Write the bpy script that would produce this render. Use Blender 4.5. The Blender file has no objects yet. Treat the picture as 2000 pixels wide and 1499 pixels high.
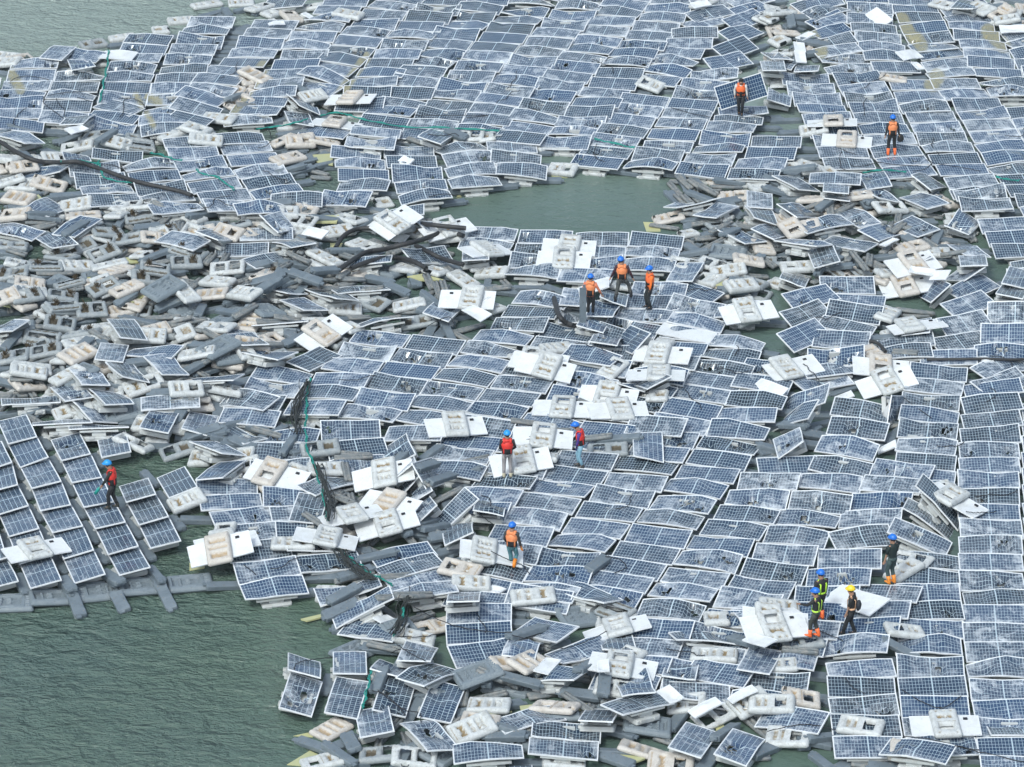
import bpy, math, random
import numpy as np
from mathutils import Matrix, Vector
R = math.radians
rng = random.Random(11)
sc = bpy.context.scene
col = sc.collection
NP = np.array

# ---------------------------------------------------------------- camera / survey model
CH, CF, DEP = 53.7, 7200.0, R(25.6)
cd, sd = math.cos(DEP), math.sin(DEP)
CAM = NP([0, 0, CH])
def proj(P):
    P = np.asarray(P, float) - CAM
    f = P[..., 1]*cd - P[..., 2]*sd
    u = P[..., 1]*sd + P[..., 2]*cd
    return np.stack([1000 + CF*P[..., 0]/f, 749.5 - CF*u/f], -1)
def at(px, py, z=0.0):
    x = (px-1000)/CF; y = (749.5-py)/CF
    d = NP([x, cd + y*sd, -sd + y*cd])
    return CAM + d*((z-CH)/d[2])
def scale_at(py):
    return CF*math.sin(DEP + (py-749.5)/CF)/CH

# ---------------------------------------------------------------- height of the heap
GX0, GY0, GR = -36.0, 70.0, 0.2
HG = np.full((360, 560), 0.02)
def gi(x, y):
    return min(359, max(0, int((x-GX0)/GR))), min(559, max(0, int((y-GY0)/GR)))
def Hat(x, y):
    i, j = gi(x, y); return HG[i, j]
def stamp(pts):
    for p in pts:
        i, j = gi(p[0], p[1])
        if p[2] > HG[i, j]: HG[i, j] = min(p[2], 1.15)
def local_grid(L, W, n=7, m=5):
    return [(-L/2 + L*i/(n-1), -W/2 + W*j/(m-1)) for i in range(n) for j in range(m)]
def surface_on(px, py, zoff=0.0):
    p = at(px, py, .3)
    for _ in range(4):
        p = at(px, py, Hat(p[0], p[1]) + zoff)
    return p
def rest(cx, cy, yaw, L, W, q=60, maxtilt=.20):
    """plane on which an item of L x W lies"""
    c, s = math.cos(yaw), math.sin(yaw)
    g = local_grid(L*.9, W*.9)
    A = []; b = []
    for (a, e) in g:
        A.append((a, e, 1)); b.append(Hat(cx + a*c - e*s, cy + a*s + e*c))
    A = NP(A); b = NP(b)
    k, *_ = np.linalg.lstsq(A, b, rcond=None)
    ka = max(-maxtilt, min(maxtilt, k[0])); kb = max(-maxtilt, min(maxtilt, k[1]))
    res = b - A[:, 0]*ka - A[:, 1]*kb
    return float(np.percentile(res, q)), ka, kb
def frame_from(yaw, ka, kb):
    """columns: long axis, short axis, normal"""
    X = NP([math.cos(yaw), math.sin(yaw), ka]); X /= np.linalg.norm(X)
    Y = NP([-math.sin(yaw), math.cos(yaw), kb]); Y -= X*X.dot(Y); Y /= np.linalg.norm(Y)
    return np.stack([X, Y, np.cross(X, Y)], 1)
def mat4(Rm, p):
    M = Matrix.Identity(4)
    for i in range(3):
        for j in range(3): M[i][j] = float(Rm[i, j])
        M[i][3] = float(p[i])
    return M

# ---------------------------------------------------------------- materials
def newmat(name):
    m = bpy.data.materials.new(name); m.use_nodes = True
    nt = m.node_tree; b = nt.nodes['Principled BSDF']
    return m, nt, b
def N(nt, t, **kw):
    n = nt.nodes.new(t)
    for k, v in kw.items(): setattr(n, k, v)
    return n
def math_node(nt, op, a, b=None, clamp=False):
    n = nt.nodes.new('ShaderNodeMath'); n.operation = op; n.use_clamp = clamp
    for i, v in enumerate((a, b)):
        if v is None: continue
        if isinstance(v, (int, float)): n.inputs[i].default_value = v
        else: nt.links.new(v, n.inputs[i])
    return n.outputs[0]
def mixc(nt, f, a, b):
    n = nt.nodes.new('ShaderNodeMix'); n.data_type = 'RGBA'
    ins = [n.inputs[0], n.inputs[6], n.inputs[7]]
    for s, v in zip(ins, (f, a, b)):
        if isinstance(v, (int, float)): s.default_value = v
        elif isinstance(v, tuple): s.default_value = (*v, 1)
        else: nt.links.new(v, s)
    return n.outputs[2]
def noise(nt, vec, scale, detail=4, rough=.55, dist=0.0):
    n = N(nt, 'ShaderNodeTexNoise'); n.inputs['Scale'].default_value = scale
    n.inputs['Detail'].default_value = detail; n.inputs['Roughness'].default_value = rough
    n.inputs['Distortion'].default_value = dist
    if vec is not None: nt.links.new(vec, n.inputs['Vector'])
    return n.outputs['Fac']
def ramp(nt, f, a, b, lo=0.0, hi=1.0):
    n = N(nt, 'ShaderNodeMapRange'); n.clamp = True
    n.inputs[1].default_value = a; n.inputs[2].default_value = b
    n.inputs[3].default_value = lo; n.inputs[4].default_value = hi
    nt.links.new(f, n.inputs[0]); return n.outputs[0]
def mapping(nt, vec, sc_):
    n = N(nt, 'ShaderNodeMapping'); n.inputs['Scale'].default_value = sc_
    nt.links.new(vec, n.inputs[0]); return n.outputs[0]
def world_pos(nt):
    return N(nt, 'ShaderNodeNewGeometry').outputs['Position']

def make_cell_mat():
    m, nt, b = newmat('solar_cells')
    L = nt.links
    uv = N(nt, 'ShaderNodeUVMap', uv_map='cells').outputs[0]
    duv = N(nt, 'ShaderNodeUVMap', uv_map='dust').outputs[0]
    at_ = N(nt, 'ShaderNodeAttribute', attribute_name='look')
    sep = N(nt, 'ShaderNodeSeparateColor'); L.new(at_.outputs['Color'], sep.inputs[0])
    tint, dust, silt = sep.outputs
    s = N(nt, 'ShaderNodeSeparateXYZ'); L.new(uv, s.inputs[0])
    def line(c, w):
        f = math_node(nt, 'FRACT', c)
        d = math_node(nt, 'ABSOLUTE', math_node(nt, 'SUBTRACT', f, .5))
        return math_node(nt, 'GREATER_THAN', d, .5 - w)
    lu = line(s.outputs[0], .045); lv = line(s.outputs[1], .040)
    mid = math_node(nt, 'LESS_THAN', math_node(nt, 'ABSOLUTE', math_node(nt, 'SUBTRACT', s.outputs[0], 10.0)), .20)
    lines = math_node(nt, 'MAXIMUM', math_node(nt, 'MAXIMUM', lu, lv), mid)
    base = mixc(nt, tint, (.007, .013, .019), (.011, .042, .108))
    n0 = noise(nt, duv, 1.1, 3)
    base = mixc(nt, ramp(nt, n0, .35, .65, 0, .35), base, (.024, .062, .12))
    base = mixc(nt, math_node(nt, 'MULTIPLY', lines, .90), base, (.46, .56, .62))
    # dried white salt and shattered glass
    n1 = noise(nt, duv, 1.7, 8, .66, 1.1)
    n2 = noise(nt, mapping(nt, duv, (2.0, 9.0, 1)), 1.3, 6, .7, 2.2)
    n3 = noise(nt, duv, 9.0, 6, .75, .4)
    a = ramp(nt, n1, .50, .72)
    c = ramp(nt, n2, .56, .72)
    e = ramp(nt, n3, .58, .80)
    d = math_node(nt, 'ADD', math_node(nt, 'MULTIPLY', a, .62), math_node(nt, 'ADD', math_node(nt, 'MULTIPLY', c, .42), math_node(nt, 'MULTIPLY', e, .30)))
    ev = ramp(nt, s.outputs[1], .1, 1.6, 1, 0)
    eu = ramp(nt, math_node(nt, 'ABSOLUTE', math_node(nt, 'SUBTRACT', s.outputs[0], 10.0)), 7.6, 10.0, 0, 1)
    edge = math_node(nt, 'MULTIPLY', math_node(nt, 'MAXIMUM', ev, math_node(nt, 'MULTIPLY', eu, .7)), ramp(nt, n1, .40, .60, .1, 1))
    d = math_node(nt, 'ADD', d, math_node(nt, 'MULTIPLY', edge, .5))
    d = math_node(nt, 'ADD', math_node(nt, 'MULTIPLY', d, dust), math_node(nt, 'MULTIPLY', dust, .065), True)
    colr = mixc(nt, d, base, (.60, .635, .665))
    # hair cracks
    v = N(nt, 'ShaderNodeTexVoronoi', feature='DISTANCE_TO_EDGE'); v.inputs['Scale'].default_value = 3.3
    dv = N(nt, 'ShaderNodeVectorMath', operation='ADD'); L.new(duv, dv.inputs[0])
    nz = N(nt, 'ShaderNodeTexNoise'); nz.inputs['Scale'].default_value = 2.0; L.new(duv, nz.inputs['Vector']); L.new(nz.outputs['Color'], dv.inputs[1])
    L.new(dv.outputs[0], v.inputs['Vector'])
    ck = math_node(nt, 'MULTIPLY', ramp(nt, v.outputs['Distance'], .004, .03, 1, 0), math_node(nt, 'MULTIPLY', ramp(nt, n1, .42, .6), dust))
    colr = mixc(nt, math_node(nt, 'MULTIPLY', ck, .8), colr, (.62, .66, .72))
    n5 = noise(nt, duv, 5.0, 4)
    silt_f = math_node(nt, 'MULTIPLY', silt, ramp(nt, n5, .3, .55, .5, 1))
    colr = mixc(nt, silt_f, colr, (.27, .25, .15))
    geo = N(nt, 'ShaderNodeNewGeometry')
    colr = mixc(nt, geo.outputs['Backfacing'], colr, (.62, .63, .63))
    L.new(colr, b.inputs['Base Color'])
    L.new(math_node(nt, 'ADD', .16, math_node(nt, 'MULTIPLY', d, .6)), b.inputs['Roughness'])
    b.inputs['IOR'].default_value = 1.5
    bp = N(nt, 'ShaderNodeBump'); bp.inputs['Strength'].default_value = .55; bp.inputs['Distance'].default_value = .05
    L.new(math_node(nt, 'MULTIPLY', noise(nt, duv, 3.2, 3, .5, .6), dust), bp.inputs['Height'])
    L.new(bp.outputs[0], b.inputs['Normal'])
    return m
def simple(name, c, rough=.5, dirt=None, dscale=4.0, damt=.5, metal=0.0, bump=0.0, spots=None):
    m, nt, b = newmat(name)
    b.inputs['Roughness'].default_value = rough; b.inputs['Metallic'].default_value = metal
    if dirt is None:
        b.inputs['Base Color'].default_value = (*c, 1); return m
    P = world_pos(nt)
    f = noise(nt, P, dscale, 6, .65, .5)
    cc = mixc(nt, ramp(nt, f, .42, .72, 0, damt), c, dirt)
    if spots:
        f2 = noise(nt, P, dscale*5, 4, .7)
        cc = mixc(nt, ramp(nt, f2, .60, .70, 0, .8), cc, spots)
    nt.links.new(cc, b.inputs['Base Color'])
    if bump:
        bp = N(nt, 'ShaderNodeBump'); bp.inputs['Strength'].default_value = bump; bp.inputs['Distance'].default_value = .03
        nt.links.new(f, bp.inputs['Height']); nt.links.new(bp.outputs[0], b.inputs['Normal'])
    return m
def float_mat(name, c, scum, grime, lo, hi, rough=.55):
    """moulded plastic: scum gathers where the 'look' attribute says (recesses)"""
    m, nt, b = newmat(name)
    a = N(nt, 'ShaderNodeAttribute', attribute_name='look')
    sp = N(nt, 'ShaderNodeSeparateColor'); nt.links.new(a.outputs['Color'], sp.inputs[0])
    P = world_pos(nt)
    f = noise(nt, P, 5.0, 6, .7, .6)
    base = mixc(nt, ramp(nt, f, .45, .72, 0, .75), c, grime)
    f2 = noise(nt, P, 26.0, 3, .7)
    base = mixc(nt, ramp(nt, f2, .60, .68, 0, .55), base, tuple(x*.35 for x in scum))
    g = noise(nt, P, 11.0, 5, .7, .3)
    k = math_node(nt, 'ADD', sp.outputs[0], math_node(nt, 'MULTIPLY', math_node(nt, 'SUBTRACT', g, .5), 1.5))
    base = mixc(nt, ramp(nt, k, lo, hi), base, scum)
    nt.links.new(base, b.inputs['Base Color']); b.inputs['Roughness'].default_value = rough
    bp = N(nt, 'ShaderNodeBump'); bp.inputs['Strength'].default_value = .3; bp.inputs['Distance'].default_value = .02
    nt.links.new(g, bp.inputs['Height']); nt.links.new(bp.outputs[0], b.inputs['Normal'])
    return m
M = {}
M['cells'] = make_cell_mat()
M['frame'] = simple('panel_frame', (.72, .74, .76), .4, (.50, .50, .48), 6, .5)
M['sheet'] = simple('backsheet', (.70, .72, .73), .45, (.52, .52, .48), 2.6, .6, spots=(.45, .44, .40))
M['float_w'] = float_mat('white_float_plastic', (.52, .54, .54), (.22, .165, .09), (.30, .30, .28), .42, .92)
M['float_t'] = float_mat('stained_float_plastic', (.52, .49, .45), (.35, .26, .16), (.38, .33, .28), .40, 1.15)
M['float_m'] = float_mat('weathered_grey_plastic', (.25, .28, .295), (.09, .075, .05), (.42, .43, .42), .55, .95, .6)
M['float_g'] = float_mat('dark_grey_plastic', (.17, .205, .23), (.09, .10, .11), (.22, .25, .27), .5, 1.1, .5)
M['plank'] = simple('slate_grey_plastic', (.12, .15, .175), .5, (.20, .235, .26), 2.0, .7, spots=(.06, .075, .085))
M['plank_l'] = simple('pale_grey_plastic', (.27, .31, .34), .5, (.17, .20, .22), 2.4, .6)
M['ribbed'] = simple('dirty_ribbed_plastic', (.145, .165, .175), .65, (.34, .31, .27), 5.5, .65, spots=(.05, .05, .045))
M['mount'] = simple('mount_float_plastic', (.48, .50, .50), .55, (.38, .37, .33), 4.0, .6)
M['hose'] = simple('black_rubber', (.022, .022, .024), .6, (.05, .05, .05), 3, .6)
M['rope'] = simple('green_rope', (.010, .24, .20), .7, (.02, .14, .12), 8, .6)
M['cable'] = simple('black_cable', (.012, .013, .018), .6)
M['net'] = simple('dark_netting', (.03, .035, .035), .9)
M['awash'] = simple('waterlogged_backsheet', (.42, .43, .24), .35, (.52, .48, .20), 1.5, .8)
M['weed'] = simple('dry_weed', (.065, .045, .025), .9, (.13, .10, .055), 14, .7)

def water_mat():
    m, nt, b = newmat('lake_water')
    P = world_pos(nt)
    big = noise(nt, P, .055, 2)
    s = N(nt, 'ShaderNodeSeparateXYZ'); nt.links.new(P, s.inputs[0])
    far_pale = ramp(nt, math_node(nt, 'ADD', s.outputs[1], math_node(nt, 'MULTIPLY', big, 12)), 132, 152)  # water colour turns paler with distance, edge broken by noise
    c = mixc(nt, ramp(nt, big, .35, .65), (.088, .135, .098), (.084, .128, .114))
    c = mixc(nt, far_pale, c, (.25, .31, .28))
    nt.links.new(c, b.inputs['Base Color'])
    b.inputs['Roughness'].default_value = .08; b.inputs['IOR'].default_value = 1.333
    def rot(v, ang, s_):
        n = N(nt, 'ShaderNodeMapping'); n.inputs['Rotation'].default_value = (0, 0, ang); n.inputs['Scale'].default_value = s_
        nt.links.new(v, n.inputs[0]); return n.outputs[0]
    w1 = noise(nt, rot(P, R(20), (.9, 1.5, 1)), 1.35, 3, .55, .6)
    w2 = noise(nt, rot(P, R(-30), (1.3, 2.2, 1)), 3.0, 3, .6, .4)
    w3 = noise(nt, rot(P, R(8), (.5, .9, 1)), .45, 2, .5, .3)
    h = math_node(nt, 'ADD', math_node(nt, 'MULTIPLY', w1, 1.0), math_node(nt, 'ADD', math_node(nt, 'MULTIPLY', w2, .45), math_node(nt, 'MULTIPLY', w3, .8)))
    calm = ramp(nt, s.outputs[0], -9, -2, 1, .22)
    bp = N(nt, 'ShaderNodeBump'); bp.inputs['Distance'].default_value = .44
    nt.links.new(calm, bp.inputs['Strength'])
    nt.links.new(h, bp.inputs['Height']); nt.links.new(bp.outputs[0], b.inputs['Normal'])
    return m
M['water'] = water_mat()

# ---------------------------------------------------------------- mesh building
class G:
    """raw geometry: verts, faces, material slots, per-corner uvs, per-vertex look"""
    def __init__(s):
        s.v = []; s.f = []; s.m = []; s.uv = []; s.duv = []; s.c = []
    def add(s, v, f, m=0, uv=None, duv=None, c=None):
        o = len(s.v); s.v += [tuple(p) for p in v]
        s.c += (c if c is not None else [(0, 0, 0)]*len(v))
        for i, q in enumerate(f):
            s.f.append(tuple(o+k for k in q)); s.m.append(m if isinstance(m, int) else m[i])
            s.uv.append([uv[k] for k in q] if uv is not None else [(0, 0)]*len(q))
            s.duv.append([duv[k] for k in q] if duv is not None else [(0, 0)]*len(q))
    def box(s, cx, cy, cz, lx, ly, lz, m=0, taper=1.0, c=(0, 0, 0)):
        v = []
        for z, t in ((-.5, 1.0), (.5, taper)):
            for x, y in ((-.5, -.5), (.5, -.5), (.5, .5), (-.5, .5)):
                v.append((cx+x*lx*t, cy+y*ly*t, cz+z*lz))
        s.add(v, [(3, 2, 1, 0), (4, 5, 6, 7), (0, 1, 5, 4), (1, 2, 6, 5), (2, 3, 7, 6), (3, 0, 4, 7)], m, c=[c]*8)
    def tr(s, Rm, p):
        V = NP(s.v) @ Rm.T + NP(p)
        g = G(); g.v = [tuple(x) for x in V]; g.f = s.f; g.m = s.m; g.uv = s.uv; g.duv = s.duv; g.c = s.c
        return g
def to_mesh(name, gs, mats, smooth=False, full=True):
    """gs: list of (G, slot offset)"""
    V = []; F = []; MI = []; UV = []; DU = []; C = []
    o = 0
    for g, so in gs:
        V += g.v; F += [tuple(k+o for k in q) for q in g.f]; MI += [k+so for k in g.m]
        if full: UV += g.uv; DU += g.duv
        C += g.c; o += len(g.v)
    me = bpy.data.meshes.new(name); me.from_pydata(V, [], F)
    me.polygons.foreach_set('material_index', MI)
    if full and any(any(p != (0, 0) for p in q) for q in UV[:200]+UV[-200:]):
        for nm, D in (('cells', UV), ('dust', DU)):
            l = me.uv_layers.new(name=nm)
            l.data.foreach_set('uv', np.fromiter((x for q in D for p in q for x in p), float))
    a = me.color_attributes.new('look', 'FLOAT_COLOR', 'POINT')
    a.data.foreach_set('color', np.fromiter((x for p in C for x in (p[0], p[1], p[2], 1.0)), float))
    for mm in mats: me.materials.append(mm)
    if smooth: me.polygons.foreach_set('use_smooth', [True]*len(F))
    me.update()
    return me
def link(name, data, parent=None, mw=None):
    o = bpy.data.objects.new(name, data); col.objects.link(o)
    if parent is not None: o.parent = parent
    if mw is not None: o.matrix_world = mw
    return o
def tag(o, label, cat, group=None, kind=None):
    if label: o['label'] = label
    if cat: o['category'] = cat
    if group: o['group'] = group
    if kind: o['kind'] = kind
    return o

PL, PW = 1.95, .98
SNX, SNY = 24, 6
def seg_dist(px, py, x0, y0, x1, y1):
    dx, dy = x1-x0, y1-y0; t = max(0, min(1, ((px-x0)*dx+(py-y0)*dy)/(dx*dx+dy*dy+1e-9)))
    return math.hypot(px-x0-t*dx, py-y0-t*dy)
def panel_geo(Rm, P, dmg, tint, dust, rg, back=False, W=PW, Ln=PL, holes=None):
    """a module in local axes (x long, y short, z glass normal); returns glass, frame"""
    ea = .30
    bumps = [(rg.uniform(-.9, .9)*Ln/2, rg.uniform(-.9, .9)*W/2, rg.uniform(.14, .42), rg.uniform(-1.2, .8)*.12*dmg) for _ in range(5)]
    fold_x = rg.uniform(-.5, .6)*Ln/2; fold_a = rg.choice((-1, 1, 1))*rg.uniform(.02, .19)*dmg
    sag = rg.uniform(-.04, .08)*dmg; tw = rg.uniform(-.05, .05)*dmg
    def disp(x, y):
        w = min(1, max(0, min(Ln/2-abs(x), W/2-abs(y))/.22))*.8+.2
        z = w*sum(a*math.exp(-((x-bx)**2+(y-by)**2)/(s*s)) for bx, by, s, a in bumps)
        z += -fold_a*abs(x-fold_x)*(0.5 + y/W) + fold_a*.4
        return z + sag*(1-(2*x/Ln)**2) + tw*(x/Ln)*(y/W)*4
    fw = .034
    x0, y0 = Ln/2-fw, W/2-fw
    V = []; UV = []; DU = []; C = []
    ox, oy = rg.uniform(0, 50), rg.uniform(0, 50)
    sil = []
    for j in range(SNY+1):
        for i in range(SNX+1):
            x = -x0 + 2*x0*i/SNX; y = -y0 + 2*y0*j/SNY
            V.append([x, y, disp(x, y)]); UV.append((i*20/SNX, j)); DU.append((x+ox, y+oy))
    # does any silt line pass here?
    pc = proj(P)
    near = [s for s in SILT if seg_dist(pc[0], pc[1], *s[:4]) < s[4]+75]
    for p in V:
        si = 0
        if near:
            q = proj(Rm @ NP(p) + P)
            for s in near:
                d = seg_dist(q[0], q[1], *s[:4])
                si = max(si, min(1, max(0, (s[4]*.8-d)/(s[4]*.2)))*.95)
        C.append((tint, dust, si))
    F = []
    kill = set()
    nh = holes if holes is not None else (0 if rg.random() > .36*dmg+.02 else rg.choice((1, 1, 2)))
    if not back:
        for _ in range(nh):
            ci, cj = rg.randint(2, SNX-4), rg.randint(1, SNY-3)
            wi, wj = rg.choice((2, 2, 3, 4, 5)), 1
            for a in range(wi):
                kill.add((ci+a, cj + (1 if rg.random() < .3 else 0)))
            for a in range(-1, wi+2):
                for bq in range(-1, 3):
                    i, j = ci+a, cj+bq
                    if 0 < i < SNX and 0 < j < SNY:
                        V[j*(SNX+1)+i][2] -= rg.uniform(.03, .17)
                        V[j*(SNX+1)+i][0] += rg.uniform(-.03, .03); V[j*(SNX+1)+i][1] += rg.uniform(-.04, .04)
    for j in range(SNY):
        for i in range(SNX):
            if (i, j) in kill: continue
            a = j*(SNX+1)+i; F.append((a, a+1, a+SNX+2, a+SNX+1))
    glass = G()
    if back:
        for p in V: p[2] += .0
    glass.add(V, F, 0, UV, DU, C)
    fr = G()
    per = []
    nx, ny = 12, 4
    for i in range(nx): per.append((-Ln/2+Ln*i/nx, -W/2))
    for j in range(ny): per.append((Ln/2, -W/2+W*j/ny))
    for i in range(nx): per.append((Ln/2-Ln*i/nx, W/2))
    for j in range(ny): per.append((-Ln/2, W/2-W*j/ny))
    n = len(per); v = []
    for (x, y) in per:
        ix, iy = x*(Ln/2-fw)/(Ln/2), y*(W/2-fw)/(W/2)
        zo = disp(ix, iy)
        v += [(x, y, zo-.035), (x, y, zo+.006), (ix, iy, zo+.006), (ix, iy, zo-.035)]
    f = []
    for k in range(n):
        a, b_ = 4*k, 4*((k+1) % n)
        for e in range(4): f.append((a+e, b_+e, b_+(e+1) % 4, a+(e+1) % 4))
    fr.add(v, f)
    return glass, fr, disp

def mount_geo(rg, low=False):
    """white support float and its bracket, bolted under a module"""
    g = G(); br = G(); w = .90; d = .98
    V = []; F = []
    sec = [(-.5, -.40), (-.5, -.30), (-.47, -.26), (.47, -.26), (.5, -.30), (.5, -.40)]
    for x, sx in ((-.5, .94), (-.46, 1), (.46, 1), (.5, .94)):
        for y, z in sec: V.append((x*w, y*d*sx-.03, z))
    for k in range(3):
        for e in range(5): F.append((k*6+e, k*6+e+1, (k+1)*6+e+1, (k+1)*6+e))
        F.append((k*6+5, k*6, (k+1)*6, (k+1)*6+5))
    F.append((5, 4, 3, 2, 1, 0)); F.append((18, 19, 20, 21, 22, 23))
    g.add(V, F)
    g.box(-w*.28, -.53, -.30, .16, .08, .08); g.box(w*.28, -.53, -.30, .16, .08, .08)
    br.box(0, .30, -.16, .52, .10, .22, 0, .9); br.box(0, -.36, -.15, .46, .10, .20, 0, .9)
    br.box(0, -.42, -.09, 1.25, .10, .06); br.box(0, -.03, -.245, .2, .78, .05)
    return g, br

def mould(L, W, H, nx, ny, feats, seed, noise_amp=.0, undercut=True):
    """raft-like moulding: rounded rim, recesses and holes. feats: (cx,cy,hx,hy,depth,scum) depth None = hole"""
    rg = random.Random(seed); g = G()
    xs = [-L/2+L*i/nx for i in range(nx+1)]; ys = [-W/2+W*j/ny for j in range(ny+1)]
    Z = {}; S = {}
    for i, x in enumerate(xs):
        for j, y in enumerate(ys):
            ex = (L/2-abs(x)); ey = (W/2-abs(y)); e = min(ex, ey)
            z = H*(1-max(0, 1-e/.07)**2.0*.45)
            sc_ = 0.12
            for cx, cy, hx, hy, dp, su in feats:
                if abs(x-cx) <= hx+1e-6 and abs(y-cy) <= hy+1e-6:
                    z = H-dp if dp is not None else .02; sc_ = su
            Z[i, j] = z + rg.uniform(-1, 1)*noise_amp; S[i, j] = sc_
    V = []; C = []; idx = {}
    for (i, j), z in Z.items():
        idx[i, j] = len(V)
        rx = xs[i]; ry = ys[j]
        if i in (0, nx) and j in (0, ny): rx *= .955; ry *= .94
        V.append((rx, ry, z)); C.append((S[i, j], 0, 0))
    F = []
    def inhole(x, y):
        return any(dp is None and abs(x-cx) < hx and abs(y-cy) < hy for cx, cy, hx, hy, dp, su in feats)
    for i in range(nx):
        for j in range(ny):
            if inhole((xs[i]+xs[i+1])/2, (ys[j]+ys[j+1])/2): continue
            F.append((idx[i, j], idx[i+1, j], idx[i+1, j+1], idx[i, j+1]))
    # side skirt
    ring = [(i, 0) for i in range(nx)]+[(nx, j) for j in range(ny)]+[(nx-i, ny) for i in range(nx)]+[(0, ny-j) for j in range(ny)]
    n = len(ring); o = len(V)
    for (i, j) in ring:
        x, y, z = V[idx[i, j]]
        V.append((x*1.02, y*1.03, z*.45)); C.append((.25, 0, 0))
    for (i, j) in ring:
        x, y, z = V[idx[i, j]]
        V.append((x*.97, y*.96, -.02)); C.append((.3, 0, 0))
    for k in range(n):
        a, b_ = idx[ring[k]], idx[ring[(k+1) % n]]
        F.append((o+k, o+(k+1) % n, b_, a)); F.append((o+n+k, o+n+(k+1) % n, o+(k+1) % n, o+k))
    g.add(V, F, 0, c=C)
    return g
FL, FW = 1.25, .77
def bone(cx, s):
    return [(cx, 0, .045, .22, .09, s), (cx, .17, .08, .06, .09, s), (cx, -.17, .08, .06, .09, s), (cx+.03, 0, .06, .07, .11, s)]
FLOATS = {
 'w': [mould(FL, FW, .15, 28, 20, [(.24, 0, .16, .20, None, .3)]+bone(-.24, 1.0)+[(-.52, .22, .035, .04, .05, .7), (-.52, 0, .035, .04, .05, .7), (-.52, -.22, .035, .04, .05, .7), (.52, .25, .04, .05, .04, .6), (.52, -.25, .04, .05, .04, .6), (0, 0, .012, .3, .012, .7)], 1, .006),
       mould(FL, FW, .15, 28, 20, [(.28, 0, .12, .20, .12, .6), (.28, -.13, .07, .03, .02, .2), (.28, 0, .07, .03, .02, .2), (.28, .13, .07, .03, .02, .2), (0, 0, .05, .22, .06, .6)]+bone(-.30, 1.0)+[(-.54, 0, .03, .26, .03, .8)], 2, .006),
       mould(FL, FW, .15, 28, 20, [(.25, 0, .15, .21, None, .3), (-.26, 0, .15, .22, .10, .7), (-.26, 0, .05, .22, .02, .3)], 3, .008),
       mould(FL, FW*.96, .13, 28, 20, [(.26, .03, .19, .22, None, .4), (-.25, -.02, .17, .20, None, .5), (-.25, -.36, .10, .04, None, .6)], 21, .014),
       mould(.74, FW, .14, 16, 20, [(.08, 0, .16, .20, .10, .8), (-.33, .1, .05, .16, None, .5)], 22, .016),
       mould(FL*1.05, FW*.88, .17, 28, 20, bone(-.30, 1.0)+[(.12, .12, .07, .12, .10, .8), (.12, -.18, .07, .08, .10, .8), (.42, 0, .09, .22, .08, .6)], 23, .012)],
 't': [mould(FL, FW, .15, 28, 20, [(.24, 0, .15, .20, None, .9)]+bone(-.24, 1.1)+[(-.54, 0, .03, .27, .04, 1.0)], 4, .012),
       mould(FL, FW, .15, 28, 20, [(.30, 0, .10, .26, .12, 1.0), (0, 0, .08, .28, .08, .8), (-.32, 0, .10, .26, .10, 1.1)], 5, .012),
       mould(FL, FW, .14, 28, 20, [(.24, .04, .17, .21, None, .8)]+bone(-.24, 1.2)+[(0, 0, .02, .34, .03, 1.0), (-.55, .2, .04, .1, None, 1.0)], 24, .018)],
 'm': [mould(FL, FW, .15, 28, 20, [(.26, 0, .19, .22, None, .7), (-.26, 0, .15, .22, .12, 1.2)], 6, .014),
       mould(FL, FW, .15, 28, 20, [(.0, 0, .45, .10, None, .7), (.0, .30, .50, .05, .06, .9), (0, -.3, .5, .05, .06, .9)], 7, .014),
       mould(FL, FW, .15, 28, 20, [(.25, 0, .22, .26, .15, 1.1), (-.35, 0, .12, .26, .12, 1.2)], 8, .016)],
}
def deck_float():
    f = [(.12, 0, .40, .30, .09, .3)]
    for k, y in enumerate((-.2, 0, .2)):
        f.append((.30, y, .05, .06, .01, .1)); f.append((.05, y+.04, .07, .03, .02, .1)); f.append((-.12, y-.03, .05, .05, .10, .6))
    for y in (-.33, -.2, -.07, .07, .2, .33): f.append((-.48, y, .07, .025, .04, .5))
    f += [(.48, 0, .02, .30, .11, .8), (.1, .36, .2, .02, .03, .4), (.1, -.36, .2, .02, .03, .4)]
    return f
FLOATS['g'] = [mould(1.36, .98, .16, 34, 26, deck_float(), 9, .003)]
def plank(L, W, H, seed):
    rg = random.Random(seed); g = G()
    sec = [(-.5, -.15), (-.5, .72), (-.475, .93), (-.43, 1.0), (.43, 1.0), (.475, .93), (.5, .72), (.5, -.15)]
    st = [(-.5, .78, .55), (-.485, .90, .92), (-.47, .97, 1), (-.30, 1, 1), (-.27, .94, 1.0), (0, .94, 1), (.27, .94, 1), (.30, 1, 1), (.47, .97, 1), (.485, .90, .92), (.5, .78, .55)]
    V = []; F = []
    for x, sw, sh in st:
        for y, z in sec: V.append((x*L, y*W*sw, z*H*sh - (1-sh)*.02))
    n = len(sec)
    for k in range(len(st)-1):
        for e in range(n-1): F.append((k*n+e, (k+1)*n+e, (k+1)*n+e+1, k*n+e+1))
        F.append((k*n+n-1, (k+1)*n+n-1, (k+1)*n, k*n))
    F.append(tuple(range(n))); F.append(tuple((len(st)-1)*n+e for e in reversed(range(n))))
    g.add(V, F)
    for sx in (-1, 1):
        g.box(sx*L*.53, rg.choice((-1, 1))*W*.18, H*.62, L*.09, W*.40, H*.40, 0, .9)
    for k in range(5):
        g.box(rg.uniform(-.38, .38)*L, rg.choice((-.28, .28))*W, H*1.0, .045, .035, .014, 1)
    return g
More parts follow.
